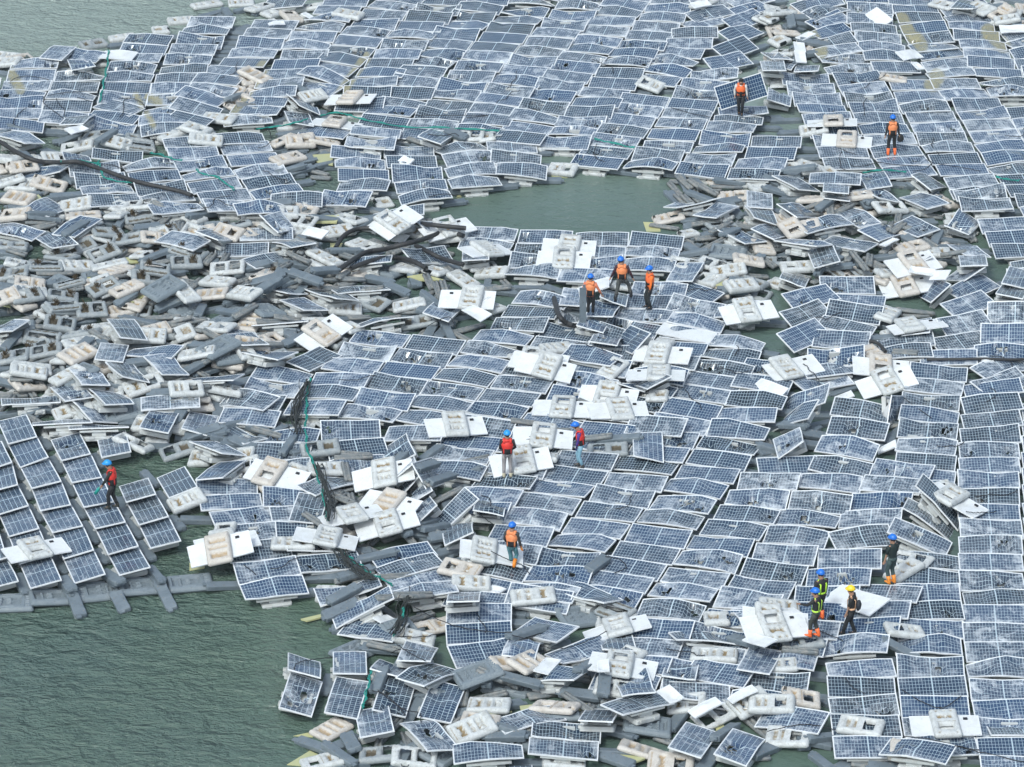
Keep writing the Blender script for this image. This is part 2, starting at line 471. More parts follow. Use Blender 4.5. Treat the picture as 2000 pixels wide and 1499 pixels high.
def ribbed(L, W, H, seed):
    rg = random.Random(seed); g = G()
    for side in (-1, 1):
        y = side*W*.26
        V = []; F = []; ns = 7; nl = 14
        for k in range(nl+1):
            x = -L/2+L*k/nl; s = .82 if k in (0, nl) else (1.0 if k % 2 else .93)
            for e in range(ns+1):
                a = math.pi*e/ns
                V.append((x, y+math.cos(a)*W*.23*s, .03+math.sin(a)*H*s))
        for k in range(nl):
            for e in range(ns): F.append((k*(ns+1)+e, k*(ns+1)+e+1, (k+1)*(ns+1)+e+1, (k+1)*(ns+1)+e))
        F.append(tuple(reversed(range(ns+1)))); F.append(tuple(nl*(ns+1)+e for e in range(ns+1)))
        g.add(V, F)
    g.box(0, 0, .05, L*.97, W*.96, .08)
    for k in range(3): g.box(rg.uniform(-.42, .42)*L, 0, H*.75, .06, W*.35, .07)
    return g
PLANKS = {'k': [plank(1.20, .38, .13, 1), plank(1.36, .38, .13, 2), plank(1.02, .40, .12, 3), plank(1.25, .30, .13, 7)],
          'r': [ribbed(1.10, .24, .09, 4), ribbed(1.30, .26, .10, 5), ribbed(.90, .28, .09, 6)]}
DIM = {'w': (FL, FW, .15), 't': (FL, FW, .15), 'm': (FL, FW, .15), 'g': (1.36, .98, .16), 'k': (1.2, .38, .13), 'r': (1.1, .25, .11)}
KMAT = {'w': ['float_w'], 't': ['float_t'], 'm': ['float_m'], 'g': ['float_g'], 'k': ['plank', 'ribbed'], 'r': ['ribbed']}

ITEMS = []      # every countable thing before it is made: dict(kind, pos, ...)
def put_item(kind, px, py, yaw, lift=0.0, tilt=None, q=60):
    L, W, H = DIM[kind]
    p = surface_on(px, py, .12)
    z, ka, kb = rest(p[0], p[1], yaw, L, W, q)
    if tilt: ka += tilt[0]; kb += tilt[1]
    z = min(z, .95) + lift + .004*rng.random()
    Rm = frame_from(yaw, ka, kb)
    P = NP([p[0], p[1], z])
    if kind != 'g': Rm = Rm * NP([rng.uniform(.86, 1.08), rng.uniform(.88, 1.10), rng.uniform(.85, 1.2)])
    stamp([P + Rm @ NP([a, b, H]) for a, b in local_grid(L*.96, W*.92, 9, 6)])
    ITEMS.append(dict(kind=kind, R=Rm, P=P, var=rng.randrange(99), z=z, px=px, py=py))
    return ITEMS[-1]
def img_yaw(x0, y0, x1, y1):
    a, b = at(x0, y0, .3), at(x1, y1, .3); return math.atan2(b[1]-a[1], b[0]-a[0])

def fit_quad(q, a, b, z0, pitch0=None, wz=14.0, wt=7.0):
    q = NP(q, float) if False else np.asarray(q, float)
    area = sum(q[i][0]*q[(i+1) % 4][1]-q[(i+1) % 4][0]*q[i][1] for i in range(4))
    if area < 0: q = q[::-1].copy()
    best = None
    for sh in (0, 1):
        qq = np.roll(q, -sh, axis=0)
        loc = NP([[-a/2, b/2, 0], [a/2, b/2, 0], [a/2, -b/2, 0], [-a/2, -b/2, 0]])
        c = qq.mean(0); p0 = at(c[0], c[1], z0)
        yaw0 = img_yaw(*((qq[0]+qq[3])/2), *((qq[1]+qq[2])/2))
        for pt in ((.12, -.3, .5) if pitch0 is None else (pitch0,)):
            s = NP([p0[0], p0[1], z0, yaw0, pt, 0.0])
            def Rof(s):
                cy, sy = math.cos(s[3]), math.sin(s[3]); cp, sp = math.cos(s[4]), math.sin(s[4]); cr, sr = math.cos(s[5]), math.sin(s[5])
                Rz = NP([[cy, -sy, 0], [sy, cy, 0], [0, 0, 1]]); Ry = NP([[cr, 0, sr], [0, 1, 0], [-sr, 0, cr]]); Rx = NP([[1, 0, 0], [0, cp, -sp], [0, sp, cp]])
                return Rz @ Ry @ Rx
            def res(s):
                e = (proj(loc @ Rof(s).T + s[:3]) - qq).ravel()
                return np.concatenate([e, [(s[2]-z0)*wz, (s[4]-(pitch0 or 0))*wt, s[5]*wt]])
            lam = 1.0; r = res(s); cst = r @ r
            for it in range(22):
                J = np.empty((len(r), 6))
                for k in range(6):
                    d = s.copy(); d[k] += 1e-4; J[:, k] = (res(d)-r)/1e-4
                A = J.T @ J
                st = np.linalg.solve(A + lam*np.diag(np.diag(A)+1e-3), -J.T @ r)
                s2 = s + st; r2 = res(s2); c2 = r2 @ r2
                if c2 < cst:
                    dn = cst - c2; s, r, cst = s2, r2, c2; lam *= .35
                    if dn < .01: break
                else: lam *= 4
            if abs(s[4]) > 1.35 or abs(s[5]) > 1.2: cst += 500
            if best is None or cst < best[0]: best = (cst, s.copy(), Rof(s))
    return best
# ---------------------------------------------------------------- survey data
# every row of a column of panels: left and right end of its raised edge (survey image units)
STRIPS = {
'A':"1265 6 1350 8;1253 24 1341 27;1240 41 1330 45;1230 59 1317 64;1217 79 1302 81;1197 94 1288 98;1184 112 1274 115;1167 130 1262 135;1155 150 1250 155;1138 169 1235 177;1122 189 1220 192;1107 206 1204 209;1091 226 1187 229;1075 247 1175 250;1062 266 1157 270",
'B':"1165 10 1262 20;1152 29 1247 35;1140 47 1234 54;1125 66 1220 73;1112 84 1201 92;1096 98 1190 112;1081 115 1179 125;1065 135 1162 144;1050 154 1147 164;1032 172 1132 184;1019 192 1117 202;1004 213 1097 225;988 236 1085 247;975 252 1070 262",
'C':"1092 1 1178 6;1080 19 1165 24;1062 36 1151 41;1047 52 1137 60;1031 70 1122 76;1016 89 1105 96;1000 107 1092 115;985 126 1077 132;972 145 1060 152;955 162 1047 172;940 181 1030 191;925 201 1018 208;912 220 1005 227;897 240 990 247",
'E':"985 10 1077 17;970 28 1063 34;956 44 1048 51;942 61 1034 68;925 80 1017 87;912 96 1003 103;895 117 985 122;880 136 969 141;862 155 952 161;850 175 939 180;840 192 927 200;819 212 912 216;802 231 897 235;790 249 885 256",
'D':"900 2 985 9;886 19 971 29;869 37 957 45;852 52 940 61;836 72 925 82;825 91 910 99;804 107 892 117;786 122 876 135;770 144 861 154;765 166 845 171;750 187 832 200;725 204 817 212;710 222 802 230;690 244 787 254",
'F':"1343 22 1405 10;1328 45 1402 30;1316 56 1397 51;1304 75 1391 73;1290 90 1377 97;1275 105 1367 116;1262 122 1355 135;1242 141 1335 152",
'F2':"1215 181 1310 190;1206 200 1297 212;1190 220 1282 229;1175 239 1270 250;1159 259 1254 270;1144 282 1237 291;1125 301 1221 311",
'G':"1405 20 1489 0;1397 42 1482 15;1391 66 1472 36;1379 94 1462 66;1365 120 1452 99;1350 136 1442 132;1335 152 1425 155;1325 172 1410 180;1310 189 1405 199;1300 210 1394 217;1290 229 1381 236;1272 247 1369 255;1260 273 1355 277;1244 290 1337 295;1227 309 1325 317",
'H':"1400 212 1499 202;1397 226 1490 224;1382 236 1480 240;1370 257 1469 261;1360 280 1455 282;1342 297 1441 305;1330 316 1425 325",
'I':"1470 265 1566 266;1458 286 1560 290;1440 306 1541 310;1425 328 1527 331",
'J':"825 -8 915 -6;815 10 903 12;799 22 886 25;782 40 870 44;765 59 854 62;750 77 837 79;734 95 825 96;720 114 809 115;704 132 794 134;686 155 777 148;674 171 764 168;664 190 750 194",
'K':"731 0 820 9;711 17 797 21;695 35 780 40;677 51 765 59;662 67 749 75;646 86 734 94;630 101 720 112;614 116 704 135;597 127 687 152;600 150 675 172",
'L':"636 -8 724 -6;620 9 710 14;605 26 692 28;587 44 676 46;570 61 660 62;556 80 646 81;555 97 641 99;538 116 625 115;521 136 605 134;506 155 592 152;491 175 577 168;476 190 560 190;464 205 547 205;437 227 525 222",
'M':"497 37 585 42;485 55 570 59;470 73 554 74;455 94 541 96;440 113 525 114;413 128 496 133;386 143 477 150;376 160 464 172;361 167 447 192;348 189 437 211;338 213 426 235",
'N':"372 31 461 33;360 51 448 51;352 68 438 70;337 86 425 87;325 105 415 105;315 128 407 124;305 145 398 142;297 163 389 160;291 185 380 180;285 207 370 202;277 225 362 223;277 245 366 240",
'O':"250 62 341 71;238 84 332 89;228 104 319 106;215 120 309 124;209 140 301 142;204 160 295 161;198 179 289 185;203 190 291 212;182 215 277 225;172 234 270 241",
'P':"111 139 204 140;101 159 197 160;94 177 190 179;87 195 182 196;82 214 177 222",
'Q':"25 115 116 115;17 136 110 136;8 158 102 158;-5 175 93 177;-8 191 87 192;-13 211 82 211;-10 230 88 235",
'Q2':"-92 155 4 155;-100 176 -9 177;-105 195 -12 195;-110 213 -18 213",
'R':"134 319 230 316;145 341 241 336;156 362 255 359;169 381 270 377",
'S':"240 318 335 310;250 336 347 330;262 360 358 351;275 380 370 372;285 400 388 388",
'T':"315 271 415 262;325 291 422 283;337 315 435 304;350 335 450 325;364 356 462 346;385 376 480 368",
'U':"416 263 512 257;427 283 524 275;441 304 539 295;455 327 552 316;472 352 566 339;485 372 584 358",
'V':"648 284 745 291;654 309 752 311;660 330 759 331;664 350 764 352;631 374 732 378",
'V2':"529 376 630 375",
'W':"750 284 847 285;752 305 852 304;764 328 862 326;770 354 869 349;777 377 877 370",
'X':"840 290 942 277;861 301 959 292;867 327 965 316;872 349 974 339",
'Y':"950 275 1047 280;962 290 1056 301;971 315 1069 326",
'AA':"1556 25 1642 5;1560 47 1647 22;1567 62 1654 42;1572 80 1662 62;1580 96 1675 82;1601 106 1687 107;1610 126 1699 124;1622 149 1716 140;1634 166 1729 159;1645 185 1740 180;1655 202 1750 197;1665 221 1760 219;1675 243 1771 239;1685 264 1784 260;1696 286 1795 280;1707 310 1807 302;1720 327 1820 321",
'A0':"1530 8 1625 -14",
'BB':"1527 143 1615 145;1536 163 1627 164;1546 184 1640 184;1554 204 1650 204;1565 223 1660 222;1575 243 1672 240;1584 269 1684 265;1592 286 1694 285;1604 309 1704 306",
'CC':"1645 -12 1738 -12;1652 4 1745 5;1652 25 1745 29;1660 44 1751 49;1670 59 1759 66;1677 80 1767 87;1686 99 1775 103;1697 120 1794 121",
'C2':"1734 157 1829 155;1744 179 1839 176;1754 199 1850 196;1765 221 1862 217;1775 240 1875 236;1786 259 1885 257;1799 280 1897 279;1811 301 1910 299;1824 322 1925 319;1840 346 1942 339;1852 367 1955 365",
'DD':"1740 9 1830 10;1747 26 1837 22;1754 46 1847 40;1764 70 1855 60;1770 89 1862 79;1785 103 1875 95;1797 120 1889 112;1804 140 1900 132;1812 155 1910 152;1832 176 1922 172;1855 194 1952 192;1867 221 1962 212;1877 236 1975 230;1889 259 1986 250;1901 279 1998 271;1914 300 2012 292;1927 322 2025 316;1945 342 2045 338;1961 362 2060 358",
'EE':"1842 29 1932 26;1852 40 1940 46;1862 57 1950 63;1875 77 1960 81;1882 94 1970 100;1890 107 1980 116;1902 132 1994 137;1912 151 2008 153;1925 171 2020 170",
'FF':"1964 209 2060 207;1976 231 2070 229;1989 252 2082 250",
'GG':"1950 62 2036 48;1960 80 2045 65;1970 93 2060 85;1980 115 2070 110;1992 137 2085 132",
'HH':"1860 368 1960 366;1871 390 1972 387",
'H3':"1907 427 2010 423;1922 452 2025 448;1936 478 2036 474",
'H4':"1980 380 2080 378;1990 402 2092 400",
'LL':"1600 541 1706 541",
'L2':"1519 575 1620 550;1509 615 1609 579;1505 655 1602 617",
'L3':"1625 572 1730 580;1620 585 1727 599;1607 615 1715 637;1592 642 1702 647;1577 682 1689 677;1560 716 1670 706;1545 740 1641 721",
'L4':"1725 655 1807 647;1732 678 1792 672",
'II':"1837 565 1926 532;1825 595 1926 565;1820 625 1924 602;1812 660 1915 645;1800 685 1905 681",
'JJ':"1975 508 2075 500;1968 526 2070 522;1957 557 2058 554;1932 590 2035 588;1920 632 2022 632;1907 674 2010 672;1887 717 1995 694;1890 747 1986 721",
'KK':"1782 712 1887 717;1771 735 1885 747",
'MM':"1764 765 1875 775;1761 790 1874 804;1758 820 1871 831;1756 846 1870 862;1751 880 1869 892;1752 908 1866 922;1752 938 1861 947",
'M2':"1758 1078 1866 1082;1760 1107 1868 1113;1752 1144 1868 1140;1758 1178 1870 1173;1759 1211 1873 1210;1747 1246 1876 1245;1750 1283 1881 1283;1752 1323 1885 1321;1757 1359 1890 1358;1761 1400 1895 1399;1769 1439 1904 1435",
'NN':"1880 751 1990 738;1876 777 1988 762;1876 811 1990 801;1873 836 1990 831;1871 865 1990 863;1871 896 1990 893;1870 922 1989 922;1870 951 1990 953;1868 983 1991 985;1872 1016 1995 1015;1872 1046 1995 1047;1871 1081 1996 1081;1872 1115 1997 1114;1879 1153 2005 1150;1878 1181 2005 1181;1880 1216 2007 1216;1884 1254 2012 1253;1887 1289 2017 1289;1894 1328 2022 1327;1899 1369 2030 1365;1905 1401 2037 1403;1910 1440 2040 1440;1916 1478 2047 1478",
'OO':"1994 790 2110 786;1994 822 2110 818;1995 853 2112 850;1995 884 2112 882;1996 915 2114 913;1997 946 2115 944;1998 978 2116 976;2000 1010 2118 1008;2002 1042 2121 1040;2004 1075 2124 1073;2006 1109 2127 1107",
'QQ':"1612 1294 1742 1284;1615 1323 1746 1323;1617 1364 1750 1357;1621 1400 1755 1395;1626 1438 1761 1437",
'B1':"1015 447 1121 452;1007 472 1113 477;997 495 1105 500;992 515 1096 520",
'B2':"1125 454 1229 455;1122 480 1221 481;1117 503 1213 505;1097 522 1202 527",
'B3':"1234 454 1337 460;1225 479 1331 485;1217 502 1322 509",
'B0':"912 440 1011 446;905 464 1000 469",
'C1':"1247 547 1336 552;1231 575 1327 580;1215 600 1312 606;1194 621 1289 637",
'C4':"1337 545 1414 575;1327 575 1407 597;1314 607 1419 625;1306 636 1400 646",
'C3':"1406 590 1499 595",
'S0':"505 711 612 727;487 740 597 752;455 766 561 776;442 795 545 803",
'S1':"700 642 802 652;672 669 777 679;645 695 751 705;617 725 725 730;600 752 701 758;572 779 674 783",
'S2':"806 654 911 666;780 680 887 692;755 705 862 717;731 730 837 744;706 759 812 770;680 787 786 801",
'S3':"1020 567 1115 580;1000 597 1090 602;977 621 1066 622;937 643 1045 651;916 666 1020 676;892 692 997 705;865 717 972 730;840 744 945 757;815 771 925 782;791 797 895 808",
'S5':"1067 632 1172 646;1050 656 1150 668;1020 682 1125 695;1000 705 1100 716;975 732 1080 742;950 757 1057 770;928 782 1032 795;900 808 1010 822;876 846 981 857;857 869 962 880;846 895 946 910",
'S6':"1240 572 1240 572",
'S7':"1172 640 1278 652;1150 668 1258 678;1130 695 1235 706;1102 724 1208 738;1080 754 1190 768;1054 783 1160 795;1030 805 1140 822;1007 835 1120 850;988 862 1095 876;970 888 1071 900;940 926 1046 930;912 948 1020 957;894 978 990 985",
'S8':"1277 663 1384 673;1262 690 1366 697;1240 715 1345 724;1215 745 1325 755;1190 773 1303 783;1165 795 1280 807;1142 820 1250 833;1125 848 1235 862;1096 877 1210 890;1076 907 1189 922;1049 932 1164 947;1022 961 1136 974;995 992 1110 1004;970 1023 1082 1034;945 1056 1056 1065;925 1090 1031 1105;905 1120 1010 1136;890 1150 990 1160",
'S9':"1390 652 1494 666;1382 675 1485 687;1365 700 1476 712;1350 725 1457 739;1327 750 1435 764;1304 777 1412 791;1282 807 1390 820;1258 838 1366 851;1238 866 1347 877;1212 891 1327 901;1191 922 1305 931;1167 949 1280 959;1141 977 1256 992;1116 1009 1231 1025;1087 1037 1205 1054;1059 1070 1170 1082;1044 1101 1157 1116;1020 1134 1130 1146",
'SA':"1465 700 1560 715;1445 728 1545 742;1435 760 1530 770;1412 798 1512 797;1392 817 1502 828;1375 849 1487 866;1357 875 1467 890;1332 908 1447 918;1310 931 1424 946;1285 961 1400 976;1260 994 1377 1007;1237 1022 1352 1037;1212 1057 1329 1071;1185 1085 1305 1102;1160 1113 1279 1129;1140 1140 1255 1156",
'SB':"1450 924 1562 926;1426 952 1542 957;1410 984 1521 995;1385 1011 1498 1026;1355 1045 1476 1055;1334 1071 1450 1084;1307 1106 1426 1119;1282 1134 1404 1148;1255 1169 1381 1180;1235 1205 1355 1213;1215 1244 1330 1251;1190 1277 1312 1284;1170 1310 1285 1318",
'SC':"1487 893 1584 891;1567 921 1684 930;1549 959 1664 964;1527 996 1640 1005;1505 1027 1619 1036;1480 1060 1597 1067;1462 1091 1576 1105;1437 1124 1554 1139;1412 1149 1530 1165;1390 1184 1500 1195;1357 1220 1460 1233;1335 1256 1455 1268;1312 1286 1430 1300;1297 1325 1425 1340",
'SD':"1591 885 1706 900",
'SE':"1630 775 1745 792;1628 810 1734 824;1604 845 1720 865",
'SF':"1712 897 1827 910;1691 927 1805 935;1666 962 1782 961;1644 996 1761 992;1617 1036 1735 1024;1601 1075 1719 1069;1582 1112 1699 1109;1560 1147 1675 1142;1540 1178 1650 1180;1525 1211 1632 1212;1495 1246 1610 1247;1475 1277 1590 1279;1460 1310 1575 1314;1440 1348 1552 1353",
'SG':"1677 1139 1804 1147;1655 1174 1780 1173;1635 1208 1757 1204;1610 1244 1736 1239",
'U1':"384 935 502 935;391 967 505 965;412 1000 522 987;435 1025 537 1019;450 1060 552 1050;460 1100 571 1085;468 1138 590 1121",
'U2':"519 957 625 962;531 989 640 985;546 1018 650 1020;562 1051 670 1055;581 1083 690 1077",
'U5':"515 840 625 839;504 865 600 866;505 900 590 897",
'U3':"626 822 741 820;645 865 738 851;660 900 740 888;675 925 750 915",
'U4':"725 1080 828 1056;730 1107 848 1075;745 1132 868 1102",
'Z1':"872 1178 1000 1178;870 1220 998 1212",
'Z2':"870 1264 999 1243",
'TX':"1010 1140 1110 1152",
}
# portrait panels of the small deck array (far edge ends; the near edge is the next row)
PSTRIPS = {
'a':"-5 822 52 810;19 870 69 852;40 912 94 895;62 955 120 941;81 1000 136 984;104 1042 160 1025;125 1092 182 1074;148 1140 204 1122",
'b':"100 860 154 844;122 901 175 886;142 945 197 929;166 991 220 979;189 1034 242 1019;212 1082 270 1070;235 1124 292 1109",
'c':"189 851 244 840;200 895 255 882",
'd':"235 950 287 934;249 982 302 964;272 1025 329 1010;295 1072 353 1056",
'e':"307 934 360 911;331 974 385 950",
'f':"-52 878 2 862;-30 920 21 906;-20 962 32 947;0 1004 54 990;19 1049 75 1032;40 1102 97 1085;62 1150 118 1133",
'g':"-72 1010 -18 994;-60 1054 -4 1038;-45 1105 12 1090;-22 1152 34 1136",
}
# single displaced panels: four corners
QUADS = [
(0,375,"200 100 355 35 545 140 375 215;0 225 330 315 250 370 -60 330;400 320 630 170 795 220 590 370;280 380 470 315 580 370 430 450;1205 385 1340 305 1645 375 1510 470;1870 290 2285 275 2290 375 1875 385;1685 405 2100 395 2100 490 1675 510;1890 520 2240 455 2345 545 2000 610;1590 60 1970 75 1990 150 1640 155;1835 75 2215 90 2245 190 1860 200;845 990 1040 1000 1140 1140 950 1150;785 1185 1010 1190 965 1335 735 1300;1015 1185 1450 1220 1320 1290 980 1300;1120 1270 1330 1275 1475 1435 1270 1420;820 1330 1035 1335 1170 1475 960 1450;1755 1075 1950 1065 2080 1190 1880 1190;-100 1060 240 985 90 1110 -200 1140;1840 1225 2020 1220 2310 1285 2190 1300;1430 1490 1500 1460 1890 1430 1820 1465;545 1395 745 1385 850 1500 650 1510;1530 300 1700 290 1860 370 1700 380"),
(0,750,"375 30 625 -10 740 75 500 150;700 50 910 45 1040 160 830 165;540 120 715 125 915 295 720 290;5 125 465 95 470 135 15 160;250 300 715 270 720 300 260 325;535 335 1000 310 1005 350 540 350;1100 95 1555 70 1560 190 1105 215;1180 200 1390 240 1310 390 1095 340;1490 210 1700 270 1640 405 1420 345;1805 45 2150 100 2070 220 1745 160;1630 360 1815 330 2050 430 1940 465;1420 445 1720 450 1910 540 1760 555;1525 740 1700 615 1950 590 1740 740"),
(500,375,"10 185 180 170 330 305 200 295;100 395 350 385 455 410 290 425;-40 730 130 715 375 785 270 805;370 760 560 745 790 830 640 855;585 760 990 730 1045 765 640 795;150 830 400 840 560 915 390 930;0 1015 360 995 370 1020 0 1050;760 1050 1150 975 1225 990 830 1060;235 1335 520 1210 640 1275 430 1400;920 175 1300 90 1275 190 960 230;960 250 1245 190 1235 240 1000 270;650 560 1070 475 1055 560 640 600;1100 445 1515 455 1500 545 1280 560;1530 460 1900 455 1790 500 1640 560;1250 240 1660 260 1600 330 1380 310;1310 940 1440 850 1580 900 1500 1020;1490 850 1640 755 1830 830 1640 900;-200 1110 -60 1100 85 1190 -100 1195"),
(1500,375,"80 80 260 90 395 200 225 205;505 175 650 105 880 225 710 290;220 240 575 180 660 265 310 340;710 300 890 235 1080 330 860 385;960 265 1125 185 1335 280 1175 360;1350 270 1510 170 1650 235 1600 310;440 390 500 345 830 390 760 485;310 450 500 415 555 545 370 595;-100 290 0 240 180 340 20 370;150 350 490 400 370 445 100 380;1000 45 1220 0 1400 75 1260 145;430 0 640 0 640 75 440 45;600 -15 860 -20 1010 50 900 65;1420 440 1570 405 1790 485 1500 495;1370 690 1520 590 1730 570 1500 700;1180 790 1300 690 1420 705 1270 880;1465 500 1720 490 1740 570 1480 580;1880 590 2100 620 2030 740 1830 720;1790 730 2080 750 2000 830 1770 790;1480 60 1890 50 1920 140 1515 135;120 700 150 605 300 690 260 720;1020 560 1170 480 1260 510 1120 590;1060 1010 1280 985 1270 1100 1040 1120"),
(1000,375,"1290 550 1510 555 1420 710 1190 690;910 1020 1110 1100 910 1270 790 1215;460 1175 850 1255 770 1380 375 1300;690 1085 850 1100 790 1190 640 1180;700 770 920 800 880 870 700 830;650 850 840 870 800 1005 560 950;410 900 540 940 520 1050 430 1010;570 960 760 1010 700 1085 520 1050;1190 110 1540 40 1610 60 1290 140;1400 190 1580 100 1800 95 1600 200;1860 0 2010 0 2000 140 1870 110;1800 115 2030 130 2040 240 1930 210;1600 285 1750 280 1980 400 1830 390;900 1500 1110 1395 1240 1440 1060 1540;415 750 600 770 540 900 410 880"),
(500,750,"960 540 1205 365 1265 510 1010 690;1085 730 1220 595 1295 700 1155 850;1160 830 1285 725 1350 850 1200 930;1200 580 1380 565 1490 780 1360 860;1165 1010 1345 870 1400 960 1250 1100;1300 1160 1630 800 1735 910 1380 1210;1450 1140 1700 1060 1770 1130 1400 1295;360 840 545 880 500 1095 250 1070;330 800 700 710 800 790 470 870;1040 330 1485 325 1440 445 1000 450;1715 925 1960 940 1930 1030 1700 1000;1020 700 1250 540 1270 600 1040 760"),
(500,1124,"460 140 940 0 975 70 500 215;600 310 1030 85 1065 185 630 390;1045 100 1540 35 1580 125 1090 215;750 345 1170 400 1060 500 680 440;1120 515 1480 570 1400 690 1060 640;250 615 505 655 510 790 245 740;600 595 860 590 865 760 605 775;270 770 520 820 435 1095 180 1030;630 790 880 830 780 1110 550 1080;1000 775 1255 820 1160 1120 920 1030;1390 805 1625 900 1500 1155 1285 1100;1110 780 1390 660 1590 750 1300 890;980 670 1200 735 1110 780 930 740;775 1065 1025 995 1075 1205 820 1285;1140 1155 1360 1135 1570 1325 1350 1400;1530 1330 2080 1290 2090 1440 1550 1480;1470 140 1790 130 1800 180 1430 220"),
(1000,1124,"325 115 460 45 860 155 720 235;10 440 180 325 505 410 360 520;0 500 235 520 160 640 -60 640;260 600 710 460 785 590 410 700;750 500 870 470 885 560 790 590;800 810 1050 780 1120 915 860 935;705 1000 1110 912 1235 980 870 1105;1280 440 1700 490 1740 560 1290 510;1430 630 1890 735 1810 875 1350 805;1185 810 1700 870 1640 990 1230 970;1870 590 2095 545 1980 820 1790 690;1360 1150 1615 1220 1470 1445 1225 1330;1720 1210 1985 1270 1830 1480 1580 1395;-140 1130 300 1015 405 1130 -60 1240;165 1135 695 1155 690 1305 150 1245;145 1250 670 1320 665 1425 130 1405;540 1040 900 1050 830 1140 470 1135;1720 250 1930 200 2030 290 1820 375;1240 640 1450 660 1400 790 1205 800;-60 1490 100 1470 110 1530 -60 1540;150 700 520 735 510 830 60 800"),
(1500,1124,"955 1275 1470 1330 1390 1480 870 1405;1765 1165 2200 1160 2210 1260 1770 1250;-10 1025 470 1060 395 1250 -100 1190"),
(1500,750,"1215 710 1525 1050 1480 1160 1150 790;1135 870 1480 1165 1440 1235 1050 1000;995 1030 1440 1240 1380 1365 930 1165;-10 470 295 290 340 475 20 575;100 230 395 150 320 250 0 440;110 130 440 0 460 150 105 260;950 120 1060 115 1050 300 960 290"),
(1000,750,"945 400 1170 370 1185 585 950 565;930 240 1375 265 1320 415 875 395;860 -10 1010 70 900 0 700 -60"),
(0,0,"305 445 405 350 620 375 480 475;495 450 520 370 800 430 750 490;-30 1050 100 1020 340 1090 200 1150;480 1205 680 1190 720 1260 510 1260;725 1145 1115 1210 1110 1260 715 1245;170 1400 210 1330 480 1285 490 1345;410 980 590 890 740 910 700 960;530 460 700 470 830 520 480 550"),
(500,0,"255 700 380 840 540 850 300 880;270 880 360 880 440 970 270 960;380 985 740 1015 680 1100 320 1055;740 975 1150 1020 1130 1080 720 1050;715 1070 1100 1090 1080 1150 690 1130;1230 1050 1420 1020 1505 1050 1480 1140;60 0 400 -30 330 60 120 60"),
(1500,0,"0 460 -30 400 95 430 225 470;95 430 225 470 130 545 60 520;0 720 180 730 170 830 0 770;-30 470 90 500 140 545 -40 550;330 1345 730 1355 720 1450 320 1440;730 1365 890 1340 960 1440 780 1490;1100 1350 1240 1345 1400 1480 1290 1500;30 1370 200 1380 400 1480 250 1490;430 1420 640 1450 630 1500 430 1500;1450 50 1550 0 1620 20 1580 80;205 510 420 525 400 560 190 550"),
]
# overturned panels: ends of the white sheet, then position of the float along it (-1..1), stain
OVER = [
(1000,375,"230 435 660 450 0 0;190 530 620 550 0 0;20 1290 400 1330 -.6 0;60 1400 460 1440 .1 0;980 1255 1370 1295 -.3 0;870 1400 1380 1420 .2 0;1640 1090 2050 1040 -.1 0"),
(1500,0,"310 985 690 995 .1 .8;420 1100 810 1120 0 .7"),
(500,0,"560 850 920 885 0 .6;420 940 830 980 -.1 .9"),
(500,375,"1300 430 1700 350 .1 0;1640 570 1960 470 0 0;1450 940 1850 960 .3 .3;1000 410 1200 320 -.4 .1;420 1230 640 1130 -.2 .7"),
(1000,750,"530 90 970 130 -.1 0;170 210 620 230 0 0;650 240 1010 220 .1 0;20 460 460 470 0 0;-60 640 200 620 .1 .3"),
(500,750,"1350 350 1770 310 0 .2;330 1200 760 1220 .1 .3;770 1230 1280 1180 .05 .5;780 780 1210 760 .1 .5;850 980 1230 1080 -.1 .6;0 720 330 780 -.5 .8;1630 1400 2050 1400 -.5 .2;600 1130 900 1080 0 .4"),
(0,750,"30 1360 540 1250 -.1 .1;1540 1250 2010 1190 -.15 .2;1490 1430 1960 1390 -.1 .6"),
(1500,375,"680 1385 1090 1385 -.05 .9;60 1430 340 1370 -.6 .2;940 800 1240 780 -.2 .7;1060 1070 1270 1050 -.5 .1;960 700 1300 620 0 .7"),
(1500,750,"680 60 1170 10 .05 .5;1320 900 1610 1000 -.4 .1"),
(1500,1124,"1110 1190 1660 1190 0 .2;-200 300 320 300 -.4 .2;-160 430 270 380 -.1 .1"),
(1000,1124,"590 430 1050 390 .1 .2;650 700 1080 740 -.2 .3"),
]
